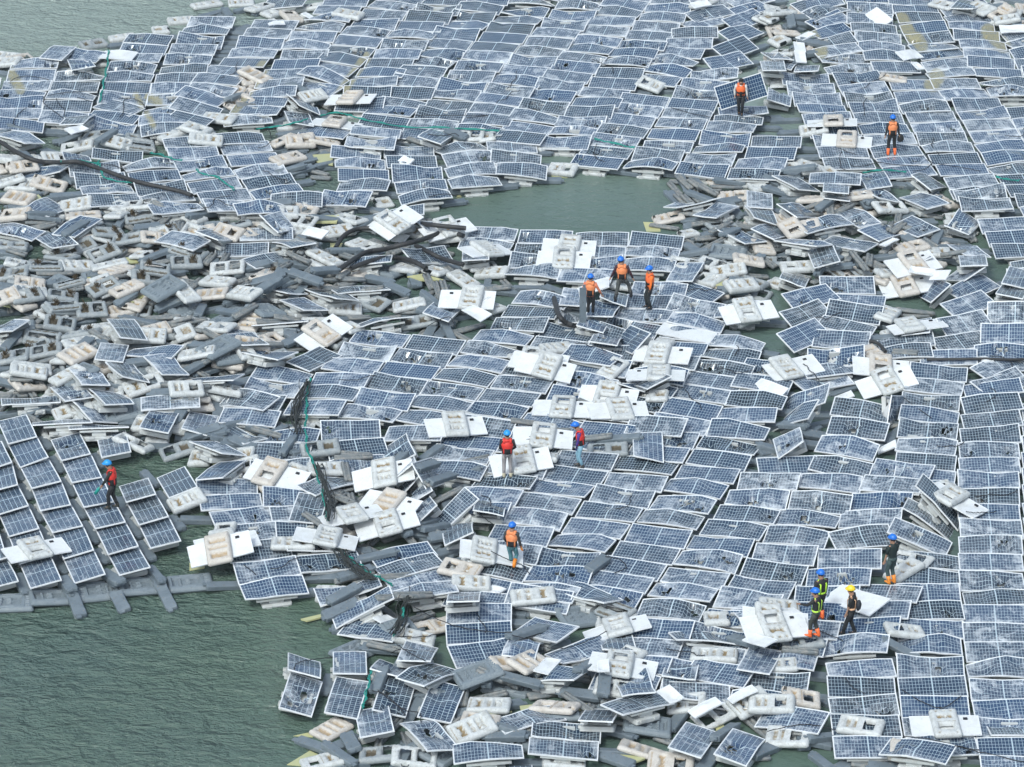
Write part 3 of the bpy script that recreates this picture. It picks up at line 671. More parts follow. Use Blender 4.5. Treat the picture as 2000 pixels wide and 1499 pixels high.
# bare white backsheets lying or carried
BACKS = [
(1000,375,"490 770 745 665 805 735 415 885;1190 1025 1590 1090 1540 1190 1140 1100"),
(1500,0,"815 20 990 190 860 190 790 150;990 400 1130 385 1240 465 1060 480;190 330 290 330 310 420 200 400;190 290 290 250 430 250 270 310;200 400 290 390 300 500 220 480;0 650 245 635 220 690 0 690;1100 490 1180 490 1220 545 1180 545;1800 200 2010 190 2010 250 1830 255"),
(1500,375,"1120 570 1310 600 1290 650 1090 620;1270 680 1290 620 1430 600 1380 700;850 405 950 370 1080 340 900 435;1620 1300 1700 1290 1770 1330 1700 1350"),
(1500,750,"-130 0 -60 0 145 0 80 180;530 100 650 50 660 100 560 130;860 510 1000 440 1000 490 870 560"),
(1500,1124,"430 190 570 70 950 200 790 305;-110 220 210 260 330 320 170 360"),
(1000,1124,"150 740 250 640 410 660 290 775;1370 1060 1590 950 1640 1000 1430 1120;1670 970 1880 855 1930 900 1720 1010;1155 890 1200 870 1370 930 1215 1030;1780 520 1900 440 2110 500 1950 560;640 690 780 640 740 760 690 740"),
(500,375,"1010 390 1100 320 1190 330 1150 410;820 250 960 205 970 250 860 270;1600 930 1700 880 1850 960 1750 1010;350 330 420 280 560 300 520 380"),
(500,0,"310 90 400 90 510 160 450 150;1110 1260 1140 1210 1250 1240 1170 1310;70 190 230 160 250 190 90 210"),
(1000,0,"1400 20 1520 0 1560 40 1420 70"),
(500,1124,"1790 110 1840 70 1965 105 1900 130;880 330 1040 310 1080 350 1000 385"),
(0,0,"760 470 820 390 1085 410 1030 475;500 1010 640 970 690 1010 560 1060"),
]
# pale yellow sheets just awash
AWASH = [
(0,375,"860 620 960 570 1070 600 950 670;680 670 760 640 800 680 700 690;950 520 1060 500 1080 550 1000 560;0 880 60 780 120 760 80 900;900 830 1120 780 1160 800 1040 860;100 80 300 20 340 60 180 110"),
(500,375,"420 190 650 180 630 240 450 240;550 290 680 260 660 320 560 340;580 400 680 400 650 470 580 470;1560 40 1590 20 1610 40 1580 50;1180 660 1300 640 1480 690 1300 690"),
(1000,375,"1025 235 1150 240 1160 310 1050 310;1560 680 1750 720 1700 790 1620 760"),
(1000,1124,"760 1400 900 1390 1040 1430 900 1485;60 1020 230 1000 230 1060 70 1060;1240 1350 1330 1300 1420 1330 1300 1390;420 1010 600 1000 590 1050 430 1040;1590 1180 1650 1160 1680 1230 1600 1240"),
(500,1124,"240 1480 420 1370 490 1400 360 1490;1640 1090 1800 1080 2000 1060 1680 1120;290 1255 400 1230 470 1240 440 1265;350 340 560 290 580 310 400 355"),
(0,750,"1480 1400 1600 1390 1600 1440 1480 1460;1530 1240 1620 1230 1640 1320 1530 1320;1660 620 1800 560 1830 590 1700 650"),
(1000,0,"290 1350 480 1345 430 1390 310 1380"),
(500,0,"440 1210 600 1200 600 1290 480 1270;830 430 920 400 900 440 850 450"),
]
# loose floats: kind then ends of the long axis. w white, t tan stained white, g dark recessed, m grey weathered, k plank, r ribbed plank
LOOSE = [
(0,375,"t 10 20 280 60;m 0 165 205 165;t 20 225 230 245;w 500 90 690 90;t 570 175 730 165;w 770 180 1040 210;m 690 320 990 280;m 870 400 1130 400;r 1030 310 1120 260;m 500 430 760 380;m 660 500 970 440;w 980 470 1230 520;k 1150 450 1270 430;t 1150 330 1300 320;w 1400 280 1690 310;t 1700 290 1860 320;m 1310 500 1640 560;w 1660 570 1890 570;m 10 420 190 420;w 20 520 320 520;m 330 480 640 560;m 210 600 500 580;m 0 610 180 610;w 450 640 760 590;w 710 570 1000 540;t 60 690 400 680;m 400 730 690 690;m 660 770 960 700;m 1000 680 1310 660;m 1050 590 1370 580;m 1310 640 1610 620;t 870 790 1110 730;w 1140 770 1470 720;w 1380 820 1500 900;t 1530 790 1770 800;w 90 800 380 770;m 340 830 640 820;m 560 870 860 840;m 60 920 370 870;m 350 960 640 900;g 1130 960 1440 850;w 600 1000 940 960;m 290 1020 640 1020;w 760 1060 1000 1120;t 1140 1080 1270 1060;w 1280 1140 1600 1090;m 170 1120 480 1120;m 510 1110 770 1120;m 210 1220 500 1210;t 520 1270 700 1190;w 430 1390 620 1330;w 1580 990 1790 1030;w 1840 760 1990 820;w 1660 640 1740 660;m 0 1290 210 1290;w 80 1380 400 1380;w 110 1470 400 1450;w 1830 1400 2030 1360;g 1530 1400 1900 1270;w 1450 1230 1620 1230;w 1070 1170 1280 1170;K 530 310 640 240;r 1600 690 1750 620;r 1650 730 1950 690;r 1640 660 1960 650;k 1220 820 1500 760;r 950 1010 1210 1010;k 1480 1180 1760 1240;r 730 1150 830 1180;k 20 1200 150 1100;r 190 1330 460 1300;r 1450 980 1560 1030;k 1720 960 1860 1020;r 1840 1000 1990 930;k 1440 1370 1640 1300;r 1690 780 1800 820;r 1480 740 1560 690;k 900 930 1070 860;k 960 970 1200 1020;r 1600 1080 1720 1130;k 1180 1450 1300 1500;k 430 30 640 10;k 1000 235 1300 210;k 240 240 400 210;t 0 950 60 940;k 1440 190 1710 90"),
(500,375,"w 1170 270 1440 320;w 700 350 980 450;w 640 180 830 250;w 240 200 460 240;w 430 560 640 620;t 750 650 880 680;g 860 570 1170 660;w 1070 560 1300 630;w 1300 660 1500 560;w 880 90 1110 60;w 370 1020 650 1010;w 560 910 830 900;m 770 840 1040 930;w 1060 900 1340 890;w 670 1060 800 1110;m 450 1110 680 1160;w 1500 650 1740 750;w 1700 630 1990 670;w 1640 800 1970 950;m 1150 1010 1400 1010;w 1400 380 1660 400;w 1620 570 1920 540;w 550 330 740 300;R 870 340 1110 240;r 930 380 1050 430;r 400 500 470 400;r 450 510 520 410;r 510 510 570 420;r 280 590 340 500;r 340 600 400 510;r 400 600 430 520;r 560 490 760 430;k 600 510 800 490;r 640 700 720 610;k 0 680 190 660;k 100 720 200 640;r 180 740 270 650;k 250 740 370 660;r 330 760 440 680;r 450 720 620 640;k 450 740 620 690;r 730 710 1050 715;k 1020 770 1190 810;r 1330 690 1380 790;r 1400 710 1440 810;r 1450 710 1500 810;k 1310 800 1450 870;r 1000 500 1250 420;k 1780 770 2000 780;k 0 910 160 850;r 0 970 240 930;r 130 980 380 970;k 640 1000 840 980;r 630 1030 980 970;r 860 1000 1190 960;k 1130 1070 1390 1010;k 1340 1120 1410 1030;k 1430 1120 1510 1030;r 1520 1090 1650 1140;r 1560 1090 1760 1030;k 250 620 520 660;k 580 1060 720 1150;k 520 1200 670 1160;r 540 1240 690 1190;r 0 1180 230 1150;k 450 260 660 250;r 300 370 490 390;k 840 200 1030 180;r 1770 740 1960 730;k 1470 1040 1530 1120"),
(1500,375,"w 970 720 1260 660;t 640 620 830 600;t 840 760 960 660;w 890 640 1040 620;w 870 1090 990 930;w 930 1060 1130 970;t 760 1210 880 1300;t 830 1340 980 1490;w 20 1440 170 1250;t 230 60 520 110;t 540 100 830 90;w 820 200 1080 150;w 80 610 380 600;w 1320 130 1590 130;w 1200 460 1410 460;t 1050 470 1190 450;t 150 230 240 300;w 20 730 130 680;R 1000 920 1300 930;r 1000 950 1280 960;R 1290 570 1600 580;k 1360 400 1580 370;k 1070 360 1240 440;k 1280 400 1350 290;r 1200 370 1340 420;r 780 580 800 450;k 670 490 720 570;k 830 500 1040 510;r 620 560 660 490;k 770 150 910 100;k 400 650 460 590;k 480 650 540 590;r 880 480 980 400;r 960 490 1060 410;k 1260 490 1480 520;R 920 1270 1220 1310;r 950 1300 1200 1330;r 1620 170 1840 180;k 1650 200 1900 190;k 400 180 500 130;k 100 20 330 40;k 1560 480 1640 470;r 140 1480 300 1380;k 160 1490 340 1470;r 660 480 760 560"),
(1000,375,"t 1140 210 1310 200;w 1250 330 1510 290;w 1490 570 1650 620;w 1550 660 1830 650;t 1700 580 1990 580;w 1650 820 1930 770;w 1430 690 1640 770;g 1530 490 1850 520;w 1700 1070 1990 1000;w 1100 1270 1220 1140;w 1060 1390 1230 1290;w 690 1430 890 1300;w 20 1290 230 1240;w 250 1240 460 1200;k 1240 10 1300 70;r 1290 20 1350 70;r 1340 20 1410 70;r 1400 10 1470 60;k 1450 20 1540 40;r 1060 240 1320 280;r 1350 250 1700 250;k 1550 100 1790 60;r 1380 390 1520 470;k 1350 400 1500 480;r 1560 390 1700 330;k 1620 440 1780 350;r 1330 520 1460 540;k 1330 480 1500 480;k 1670 100 1800 200;k 1900 310 2000 290;k 1650 760 1800 750;k 1700 700 1900 690;k 870 660 1010 660;k 0 770 260 740;k 250 740 440 790;r 1500 470 1640 430;w 820 740 980 750;w 1300 610 1420 620"),
(500,750,"w 380 1230 200 1230;w 170 640 440 690;t 20 690 190 830;w 470 690 640 680;w 790 890 1150 790;t 930 880 1270 960;t 670 1120 900 1020;w 660 1180 480 1280;w 1040 1040 1060 1270;w 1480 330 1700 190;m 380 560 630 540;w 1630 1250 1830 1440;w 1500 1420 1680 1440;w 1730 1240 1740 1440;k 0 210 280 240;K 180 570 320 370;r 60 250 210 330;R 660 540 900 540;R 640 570 880 560;k 420 450 610 450;R 690 610 720 710;K 1000 670 1160 570;K 1280 550 1450 470;K 1280 660 1380 600;R 1310 720 1430 620;K 1370 890 1530 790;r 1400 900 1560 850;k 1260 1140 1370 1070;k 1310 1240 1480 1170;k 1390 1330 1590 1270;k 1480 1420 1650 1350;R 340 1010 610 1130;r 740 890 780 1000;r 590 1010 740 1020;K 730 1370 1110 1350;r 690 1280 770 1190;r 0 350 180 380;k 1260 450 1430 480;k 1850 1080 2000 1080;k 350 1480 560 1480;w 360 290 460 260;r 640 920 740 960;t 1540 1460 1650 1480;k 300 440 400 480"),
(500,1124,"w 540 40 750 40;w 1560 70 1800 70;t 460 1260 720 1120;w 330 1490 710 1430;w 1640 990 2000 1010;t 1590 1150 1910 1180;w 1560 1290 1820 1230;m 820 1390 1120 1390;w 1140 1430 1330 1430;t 1280 440 1470 400;w 1130 460 1330 470;K 520 1290 780 1440;k 350 1270 560 1380;K 700 1210 790 1400;k 850 580 1100 600;K 920 880 1010 720;k 530 910 590 770;k 1190 1120 1270 1020;g 1570 800 1900 740;r 1670 880 2000 860;K 500 230 870 110;R 900 290 1200 220;R 1060 300 1400 230;k 1280 300 1520 390;r 1180 350 1420 270;k 560 280 770 220;k 1260 920 1330 920;k 370 20 560 15;k 630 1480 790 1460;r 920 540 1110 560;r 1490 1200 1580 1140;k 1900 1240 2010 1250;k 960 1010 1000 1200;t 1950 740 2050 720"),
(1000,1124,"w 70 270 260 260;g 360 370 700 300;w 650 370 990 370;t 20 740 230 590;w 760 740 1010 550;w 1450 340 1750 340;w 1400 600 1760 620;w 1830 400 2090 350;w 1400 1130 1770 1020;w 1700 1030 2030 930;t 820 1300 1200 1350;t 1060 1440 1420 1460;g 870 1140 1240 1150;t 230 1000 440 1040;K 705 980 730 800;k 390 880 680 930;K 530 820 620 740;K 1600 1290 1730 1160;k 1480 1480 1560 1380;k 1260 1170 1360 1060;K 0 500 220 420;k 670 1360 910 1370;r 740 290 980 250;k 200 550 450 530;r 470 950 560 1010;k 260 240 400 270;k 0 200 130 210;r 1800 1100 2000 1240;K 1710 470 1930 570;k 0 860 100 870;k 0 1270 140 1290;k 80 1460 330 1460;w 310 1460 500 1460;r 1080 770 1170 840;w 1290 990 1440 1000;m 700 230 920 320;w 750 860 860 870;k 1930 1380 2010 1330"),
(1500,1124,"w 530 1140 920 1200;t 170 1000 340 1000;w -160 420 190 350;w -40 220 220 220;k 350 1390 510 1510;k 540 1480 630 1420;k 260 1300 480 1310;K 920 530 1160 610;k 360 640 580 640;R 100 570 400 590;k 300 900 460 980;w 990 460 1140 450;w 10 690 160 690;w -60 960 120 970;r 660 1470 900 1480;k 860 1480 1000 1480;k 1500 1410 1780 1430;k 1820 1440 2010 1440;w 80 1230 240 1250;t 1000 1450 1200 1470;k 400 1260 480 1240;m 170 520 380 500"),
(1500,750,"w 1300 760 1450 930;w 1020 1330 1210 1380;w 1000 1480 1130 1430;k 350 230 600 240;k 460 60 720 0;k 870 490 1090 520;k 910 450 1080 320;r 930 290 1100 290;k 340 400 460 400;k 1050 970 1200 940;k 390 1300 560 1290;k 960 1260 1180 1240;k 800 1440 920 1410;k 300 330 460 290;k 1100 860 1240 850;k 0 330 100 310"),
(1000,750,"w 1030 80 1240 90;m 610 500 890 500;w 140 430 320 430;K 600 1440 730 1340;R 220 140 560 140;R 550 130 640 160;R 0 310 240 300;R 160 350 480 350;K 740 420 940 440;R 600 390 760 400;R 0 420 120 420;w 130 570 300 580;r 1700 130 1800 180;k 1860 600 1990 600;k 1310 640 1420 630;k 720 1380 860 1400;k 1320 1180 1460 1160;k 1400 390 1490 400"),
(0,750,"w 1340 1000 1590 950;w 1700 1260 1790 1060;w 1640 1450 1740 1260;w 990 110 1270 60;w 1290 60 1620 30;w 1560 90 1740 140;w 1060 410 1400 410;w 60 30 400 20;w 1620 40 1840 40;k 1100 470 1420 460;m 1260 550 1520 510;g 840 220 1100 200;k 330 220 570 200;k 0 230 190 220;r 220 250 330 290;w 510 250 640 230;w 400 390 560 370;w 670 430 790 420;w 1000 480 1080 500;w 1820 580 2000 590;w 1840 700 1960 690;w 1500 580 1640 590;k 290 400 400 510;k 380 560 490 680;k 460 740 570 850;k 540 910 650 1030;k 640 1090 750 1210;k 730 1270 850 1400;k 700 530 820 650;k 790 690 860 820;k 930 900 1000 1010;k 980 1060 1090 1180;k 1080 1230 1190 1360;k 1230 850 1330 960;k 1320 1010 1430 1140;k 1110 670 1230 800;k 130 770 240 890;k 210 940 320 1060;k 300 1120 410 1220;k 410 1360 510 1450;k 90 660 160 720;k 0 1160 70 1290;k 1170 1430 1250 1520;k 820 1450 930 1560;k 480 1530 560 1640;k 20 1420 110 1560;k 10 400 40 500;k 10 920 30 940;k 1440 480 1740 440;k 1800 490 2000 540;k 1380 300 1460 220;k 1400 1060 1700 1050;k 1780 1350 2000 1250;r 1750 800 1850 850;r 1830 780 2000 850;w 1060 290 1180 300;w 1380 330 1480 340"),
(0,1124,"g -60 210 230 200;g 250 185 560 150;g 620 135 900 100;g 960 95 1240 60;g 1320 65 1650 35;k 550 150 630 300;k 890 130 990 280;k 1250 90 1340 230;k 130 10 210 150;k 490 -10 560 110;k 1660 90 1880 60;k 820 -40 920 50;k 1180 -80 1260 40"),
(0,0,"w 0 430 90 440;t 80 450 240 410;w 1480 50 1750 10;w 1110 240 1400 220;w 1350 160 1480 150;m 600 360 860 320;w 360 1220 520 1200;w 530 1160 680 1160;m 920 1150 1240 1130;w 1580 970 1840 1000;w 60 1440 300 1460;t 220 1430 540 1450;t 100 1300 260 1280;w -20 1250 110 1290;w 0 1390 170 1370;w 760 490 860 490;w 1780 20 1990 10;k 180 1190 290 1250;k 380 1120 700 1020;k 1590 120 1740 80;k 1750 50 1790 130;k 1800 250 1990 180;k 880 350 1090 330;k 350 960 700 960;k 0 1010 330 1030;k 1780 250 1870 260;k 1700 330 1860 330;k 1690 400 1820 400;k 1680 470 1790 470;k 1790 870 1880 800;k 0 500 80 510;k 0 560 60 570;k 760 740 860 740;w 1480 1000 1580 1020;w 1530 1040 1680 1040;w 900 300 1010 290;k 1080 1000 1100 1080;w 0 490 90 500"),
(500,0,"w 20 140 270 50;w 300 60 530 70;w 250 170 400 170;w 70 190 240 160;t 240 100 310 170;w 330 790 500 810;w 420 730 470 720;K 1450 1000 1690 1090;k 370 870 560 880;k 300 700 400 740;k 110 1130 440 1020;k 150 1200 450 1150;t 150 1160 280 1130;t 260 1120 430 1110;k 240 1280 400 1260;k 230 1380 430 1340;k 200 1330 330 1320;t 410 1110 660 1110;t 190 1240 310 1210;k 1030 1290 1150 1290;r 1150 1080 1350 1110;k 100 950 230 940;k 240 1020 330 1020;w 0 60 60 40;w 250 980 330 980;k 1350 700 1450 700;k 1900 590 1990 580;w 1720 1080 1900 1080;k 1900 1410 2000 1430;w 1590 1110 1740 1120;w 650 90 790 110;k 1380 900 1400 960"),
(1000,0,"w 260 1290 530 1330;w 990 690 1170 720;k 1160 700 1330 710;k 700 80 830 70;k 0 450 80 440;w 1440 60 1560 0;k 1160 880 1240 880;k 1580 910 1700 920;k 1820 390 1980 350;w 1930 210 2010 150;k 1930 110 2010 130;r 1240 1370 1310 1440;r 1290 1380 1400 1460;r 1380 1430 1500 1480;r 1470 1450 1600 1490;k 1600 1400 1800 1390;k 1060 1290 1150 1300"),
(1500,0,"w 20 280 160 330;w 60 370 200 400;w -40 170 50 190;w 30 50 60 110;t 60 250 220 240;k 70 560 270 560;w 0 620 180 600;k 0 940 280 930;k 110 1030 300 1020;k 180 1220 370 1220;k 170 1300 330 1310;k 0 1280 130 1280;k 170 120 190 200;w 40 130 150 110;k 1080 600 1210 600;t 900 590 1060 600;w 1750 140 1990 140;t 1760 70 1900 20;w 1300 10 1440 50;w 1600 30 1720 80;k 1070 20 1200 10;k 990 1410 1150 1420;k 1160 1440 1270 1480;w 100 1360 330 1360;k 0 1440 160 1470;w 1170 1470 1260 1490;k 1430 340 1530 350;k 580 1420 730 1440;w 300 1010 420 1010"),
]
HOSES = [
(0,0,.085,"0 1110;150 1200;300 1260;480 1270;600 1265;720 1300;850 1345;1000 1400;1150 1440;1400 1495;1500 1530"),
(500,375,.085,"620 440;680 350;760 300;850 285;960 290;1010 270"),
(500,375,.09,"650 610;760 530;870 470;1000 450;1130 415;1260 385;1390 340;1450 320;1560 325;1620 345"),
(500,375,.09,"740 600;850 555;980 520;1100 515;1220 540;1300 580;1330 600"),
(500,375,.085,"1250 420;1350 470;1450 520;1620 570"),
(500,375,.085,"1250 240;1400 262;1640 285"),
(1000,375,.09,"320 790;340 880;370 970;420 1020;480 1045"),
(1500,375,.06,"790 1165;860 1185;920 1250"),
(1500,375,.05,"1240 1310;1500 1308;1700 1305;1900 1312;2100 1305"),
]
ROPES = [
(0,0,"845 400;840 500;820 600;800 710;780 800"),
(0,0,"470 1268;620 1262;770 1290;800 1370;870 1410;1050 1435"),
(0,0,"1530 1330;1600 1370;1700 1390;1830 1490"),
(0,0,"720 1320;760 1300;770 1260"),
(0,0,"1170 1200;1260 1215;1330 1240;1420 1260"),
(500,0,"0 1015;150 995;300 965;400 935"),
(500,0,"500 910;620 885;730 905;850 940;1000 970;1200 1000;1450 1000;1700 1015;1900 1028"),
(1000,0,"640 1090;800 1125;960 1160"),
(1500,0,"740 1355;860 1335;960 1335;1080 1350"),
(1500,0,"1780 1385;1860 1405;1960 1415"),
(0,0,"2424 2964;2400 3050;2392 3180;2392 3288;2396 3492;2452 3624;2496 3784;2540 3948;2564 4080"),
(0,0,"2644 4284;2732 4364;2820 4432;2892 4488;2980 4520;3068 4584"),
(0,0,"3172 4696;3144 4812;3068 4972"),
(0,0,"2896 5236;2880 5344;2848 5476;2836 5544"),
]
CABLES = [
(0,0,"370 750;550 722;760 715"),(0,0,"340 760;345 810;420 870;500 930"),(0,0,"730 800;600 765;480 740"),
(0,0,"80 640;150 605;260 600;380 625"),
(500,1124,"300 740;310 700;380 670;500 655;600 640"),(500,1124,"950 900;1080 1000;1180 1060;1280 1080;1290 1150"),
(500,1124,"1150 190;1250 160;1400 180;1640 205"),(500,1124,"1200 90;1190 240;1150 480"),(500,1124,"1100 480;1300 480;1480 450"),
(500,1124,"1230 250;1500 380;1800 440;2000 450"),(500,1124,"1100 540;1200 610;1320 670"),(500,1124,"1060 610;1130 580;1250 600"),
(500,1124,"900 900;1000 930;1100 1010;1170 1100"),(1000,1124,"0 470;120 500;250 560;420 570;600 510;740 440"),
(1500,750,"1060 110;1150 180;1280 270"),(1500,1124,"600 800;650 870;760 930"),(1500,1124,"1050 900;1200 990;1400 1060"),
(1500,1124,"0 1220;250 1170;400 1180;520 1210"),(1500,1124,"1060 1260;1300 1290;1600 1370;2000 1460"),
(1500,0,"830 1265;1000 1290;1200 1300"),(1500,0,"1330 1285;1500 1310;1660 1340"),(1500,0,"560 1160;620 1190;690 1210"),
(1000,0,"1240 845;1400 890;1560 920"),(1000,750,"730 1350;850 1380;890 1440;800 1480"),
(500,750,"1700 990;1800 1060;1860 1110"),(500,750,"1840 1310;1960 1370;2080 1420;2140 1490"),
(500,0,"1640 920;1800 905;1240 905"),(0,1124,"1900 -80;1960 -40;2000 0"),
(500,375,"1340 1050;1500 980;1560 1060"),(0,375,"1700 60;1800 110;1900 90"),
]
# areas heaped with random wreckage (survey units), items per area, mix
HEAPS = [
("505 125 520 130 478 200 452 232 440 232 470 175",14,"ttkr"),
("0 250 150 300 165 395 300 405 420 400 480 400 640 400 640 460 640 640 560 700 470 740 420 800 300 830 150 800 0 800",560,"mwtwkkkkrrrrrrrgt"),
("640 400 820 420 900 470 960 500 1000 560 960 600 900 650 700 640 640 640",80,"kkrrrr"),
("1320 350 1480 350 1700 340 1850 370 1900 470 1860 545 1600 545 1480 600 1400 560 1330 460",190,"kkkrrrrrrmt"),
("560 850 750 840 800 1000 900 1060 1000 1100 880 1170 650 1200 640 1110 560 1040",90,"kkrrrr"),
("620 1180 860 1200 870 1290 1180 1300 1200 1400 1000 1460 700 1499 600 1480 680 1400 700 1300",50,"kkrrg"),
("1180 1310 1300 1330 1490 1350 1490 1400 1600 1400 1560 1470 1300 1499 1180 1480",24,"kkr"),
("1490 0 1570 0 1600 100 1560 140 1500 130 1480 60",30,"kkkrt"),
("560 150 650 190 660 260 640 350 560 370 540 280 550 220",40,"kkkrt"),
("1660 640 1720 650 1780 700 1760 760 1640 760 1600 760 1640 880 1500 880 1580 800 1660 720",28,"kkr"),
("1840 0 2020 0 2020 60 1960 60 1920 20 1850 30",26,"kwt"),
("0 250 160 260 300 250 400 250 400 270 250 300 130 300",25,"kkmw"),
("870 840 960 860 960 940 900 1000 870 1000",14,"kkr"),
("230 820 420 800 560 840 480 920 420 880 300 870",24,"kkr"),
("330 60 460 10 560 20 470 30 380 60 420 130 395 140",8,"kkw"),
("1570 300 1600 330 1700 340 1700 360 1480 360 1500 340",16,"kkrw"),
("930 1280 1180 1300 1170 1330 980 1340",8,"kr"),
("700 280 960 262 1080 290 1070 340 1050 300 960 270",10,"kkw"),
]
SILT = [(515,130,440,235,18),(715,112,660,190,14),(20,140,40,175,14),(1760,40,1775,70,22),(1800,90,1790,75,18),(1830,150,1820,165,22),(1930,60,1960,90,20),(290,190,310,200,12),(265,185,300,245,8),(1580,70,1600,100,24)]
MARKS = [(1445,190,"the worker carrying a panel"),(1742,270,"the worker with orange boots upper right"),(1210,540,"the wide striding worker"),(1150,585,"the worker propping a grey plank"),(1266,560,"the orange sleeved worker"),(989,880,"the grey trousered worker"),(1137,870,"the purple sleeved worker"),(222,945,"the worker holding a bottle"),(1003,1078,"the orange gloved worker"),(1742,1097,"the camouflage trousered worker"),(1595,1170,"the two paired blue helmets"),(1658,1195,"the yellow helmeted worker"),(1080,390,"the enclosed water pool"),(250,350,"the long upper left hose"),(800,480,"the tangled black hoses"),(600,800,"the long green rope"),(700,1110,"the lower green rope"),(715,1350,"the bottom green rope"),(240,1150,"the row of grey deck floats"),(470,190,"the yellow silted column"),(700,150,"the narrow silted streak"),(1515,230,"the dark water cleft"),(5,120,"the upper left shoreline"),(1000,5,"the middle top edge"),(1300,5,"the top edge right of middle"),(1990,10,"the top right corner"),(1990,1490,"the bottom right corner"),(1000,1490,"the middle bottom edge"),(5,600,"the middle left edge"),(1990,750,"the middle right edge"),(300,600,"the weedy grey float field"),(1650,450,"the right hand debris drift"),(1400,1400,"the bottom hatched corner drift"),(780,1000,"the pile of stained white floats"),(1320,900,"the centre of the main array"),(1990,400,"the upper right edge"),(1990,1100,"the lower right edge"),(450,500,"the upright panels left of hoses")]
# ================================================================ lay everything out
PANELS = []     # dict(R,P,dmg,tint,dust,...)
def add_panel(Rm, P, dmg, tint=None, dust=None, mount=True, lift_to=None, src=None, stampit=True, holes=None, orient='row'):
    if tint is None:
        t = rng.random(); tint = rng.uniform(.0, .3) if t < .22 else rng.uniform(.3, 1.0)
    if dust is None: dust = rng.uniform(.12, .5) if rng.random() < .30 else rng.uniform(.5, 1.2)
    if tint < .25: dust *= .55
    c = proj(P)
    PANELS.append(dict(R=Rm, P=NP(P), dmg=dmg, tint=tint, dust=dust, mount=mount, px=c[0], py=c[1], seed=rng.randrange(1 << 30), holes=holes, orient=orient))
    if stampit:
        stamp([NP(P) + Rm @ NP([a, b, .03]) for a, b in local_grid(PL, PW, 13, 7)])
    return PANELS[-1]

def inpoly(x, y, poly):
    r = False; n = len(poly)
    for i in range(n):
        x0, y0 = poly[i]; x1, y1 = poly[(i+1) % n]
        if (y0 > y) != (y1 > y) and x < (x1-x0)*(y-y0)/(y1-y0)+x0: r = not r
    return r
def lerp(a, b, t): return a+(b-a)*t
# 1. heaps of random wreckage, the lowest layer first
for ps, cnt, mix in HEAPS:
    v = list(map(float, ps.split())); poly = list(zip(v[::2], v[1::2]))
    bx = (min(v[::2]), max(v[::2])); by = (min(v[1::2]), max(v[1::2]))
    n = 0; main = rng.uniform(-.3, .3)
    while n < cnt:
        x, y = rng.uniform(*bx), rng.uniform(*by)
        if not inpoly(x, y, poly): continue
        n += 1
        k = rng.choice(mix)
        yw = rng.gauss(.35 if x < 700 else (-.5 if rng.random() < .5 else .4), .75)
        put_item(k, x, y, yw, tilt=(rng.uniform(-.06, .06), rng.uniform(-.10, .10)))
# 2. sheets awash
AWASH_Q = []
for ox, oy, s in AWASH:
    for t in s.split(';'):
        v = list(map(float, t.split())); AWASH_Q.append([(ox+v[i]/4, oy+v[i+1]/4) for i in range(0, 8, 2)])

AWZ = []
for q in AWASH_Q:
    c = at(sum(p[0] for p in q)/4, sum(p[1] for p in q)/4, .1); h = rest(c[0], c[1], 0, 1.0, .8, 65)[0]
    AWZ.append(.012 if h < .06 else min(.45, h+.02))
    if h >= .06: stamp([at(lerp(q[0][0], q[2][0], a), lerp(q[0][1], q[2][1], b), AWZ[-1]) for a in (.2, .35, .5, .65, .8) for b in (.2, .35, .5, .65, .8)])
# 3a. loose planks lie low, under the modules; capital kinds lie on top of everything
L_ = []
for ox, oy, s in LOOSE:
    for t in s.split(';'):
        w = t.split(); v = list(map(float, w[1:])); L_.append((w[0], ox+v[0]/4, oy+v[1]/4, ox+v[2]/4, oy+v[3]/4))
QL = []
for ox, oy, s in QUADS:
    for t in s.split(';'):
        v = list(map(float, t.split())); QL.append([(ox+v[i]/4, oy+v[i+1]/4) for i in range(0, 8, 2)])
def place_loose(it):
    k, x0, y0, x1, y1 = it; k = k.lower()
    my = (y0+y1)/2
    if k in 'wtmg' and x1 > x0 and rng.random() < .5: x0, y0, x1, y1 = x1, y1, x0, y0
    put_item(k, (x0+x1)/2, my, img_yaw(x0, y0, x1, y1), tilt=(0, rng.uniform(.0, .08)))
for it in L_:
    if it[0] == 'g' and it[1] < 430 and it[2] > 1100: place_loose(it)
for it in L_:
    if it[0] in 'kr': place_loose(it)
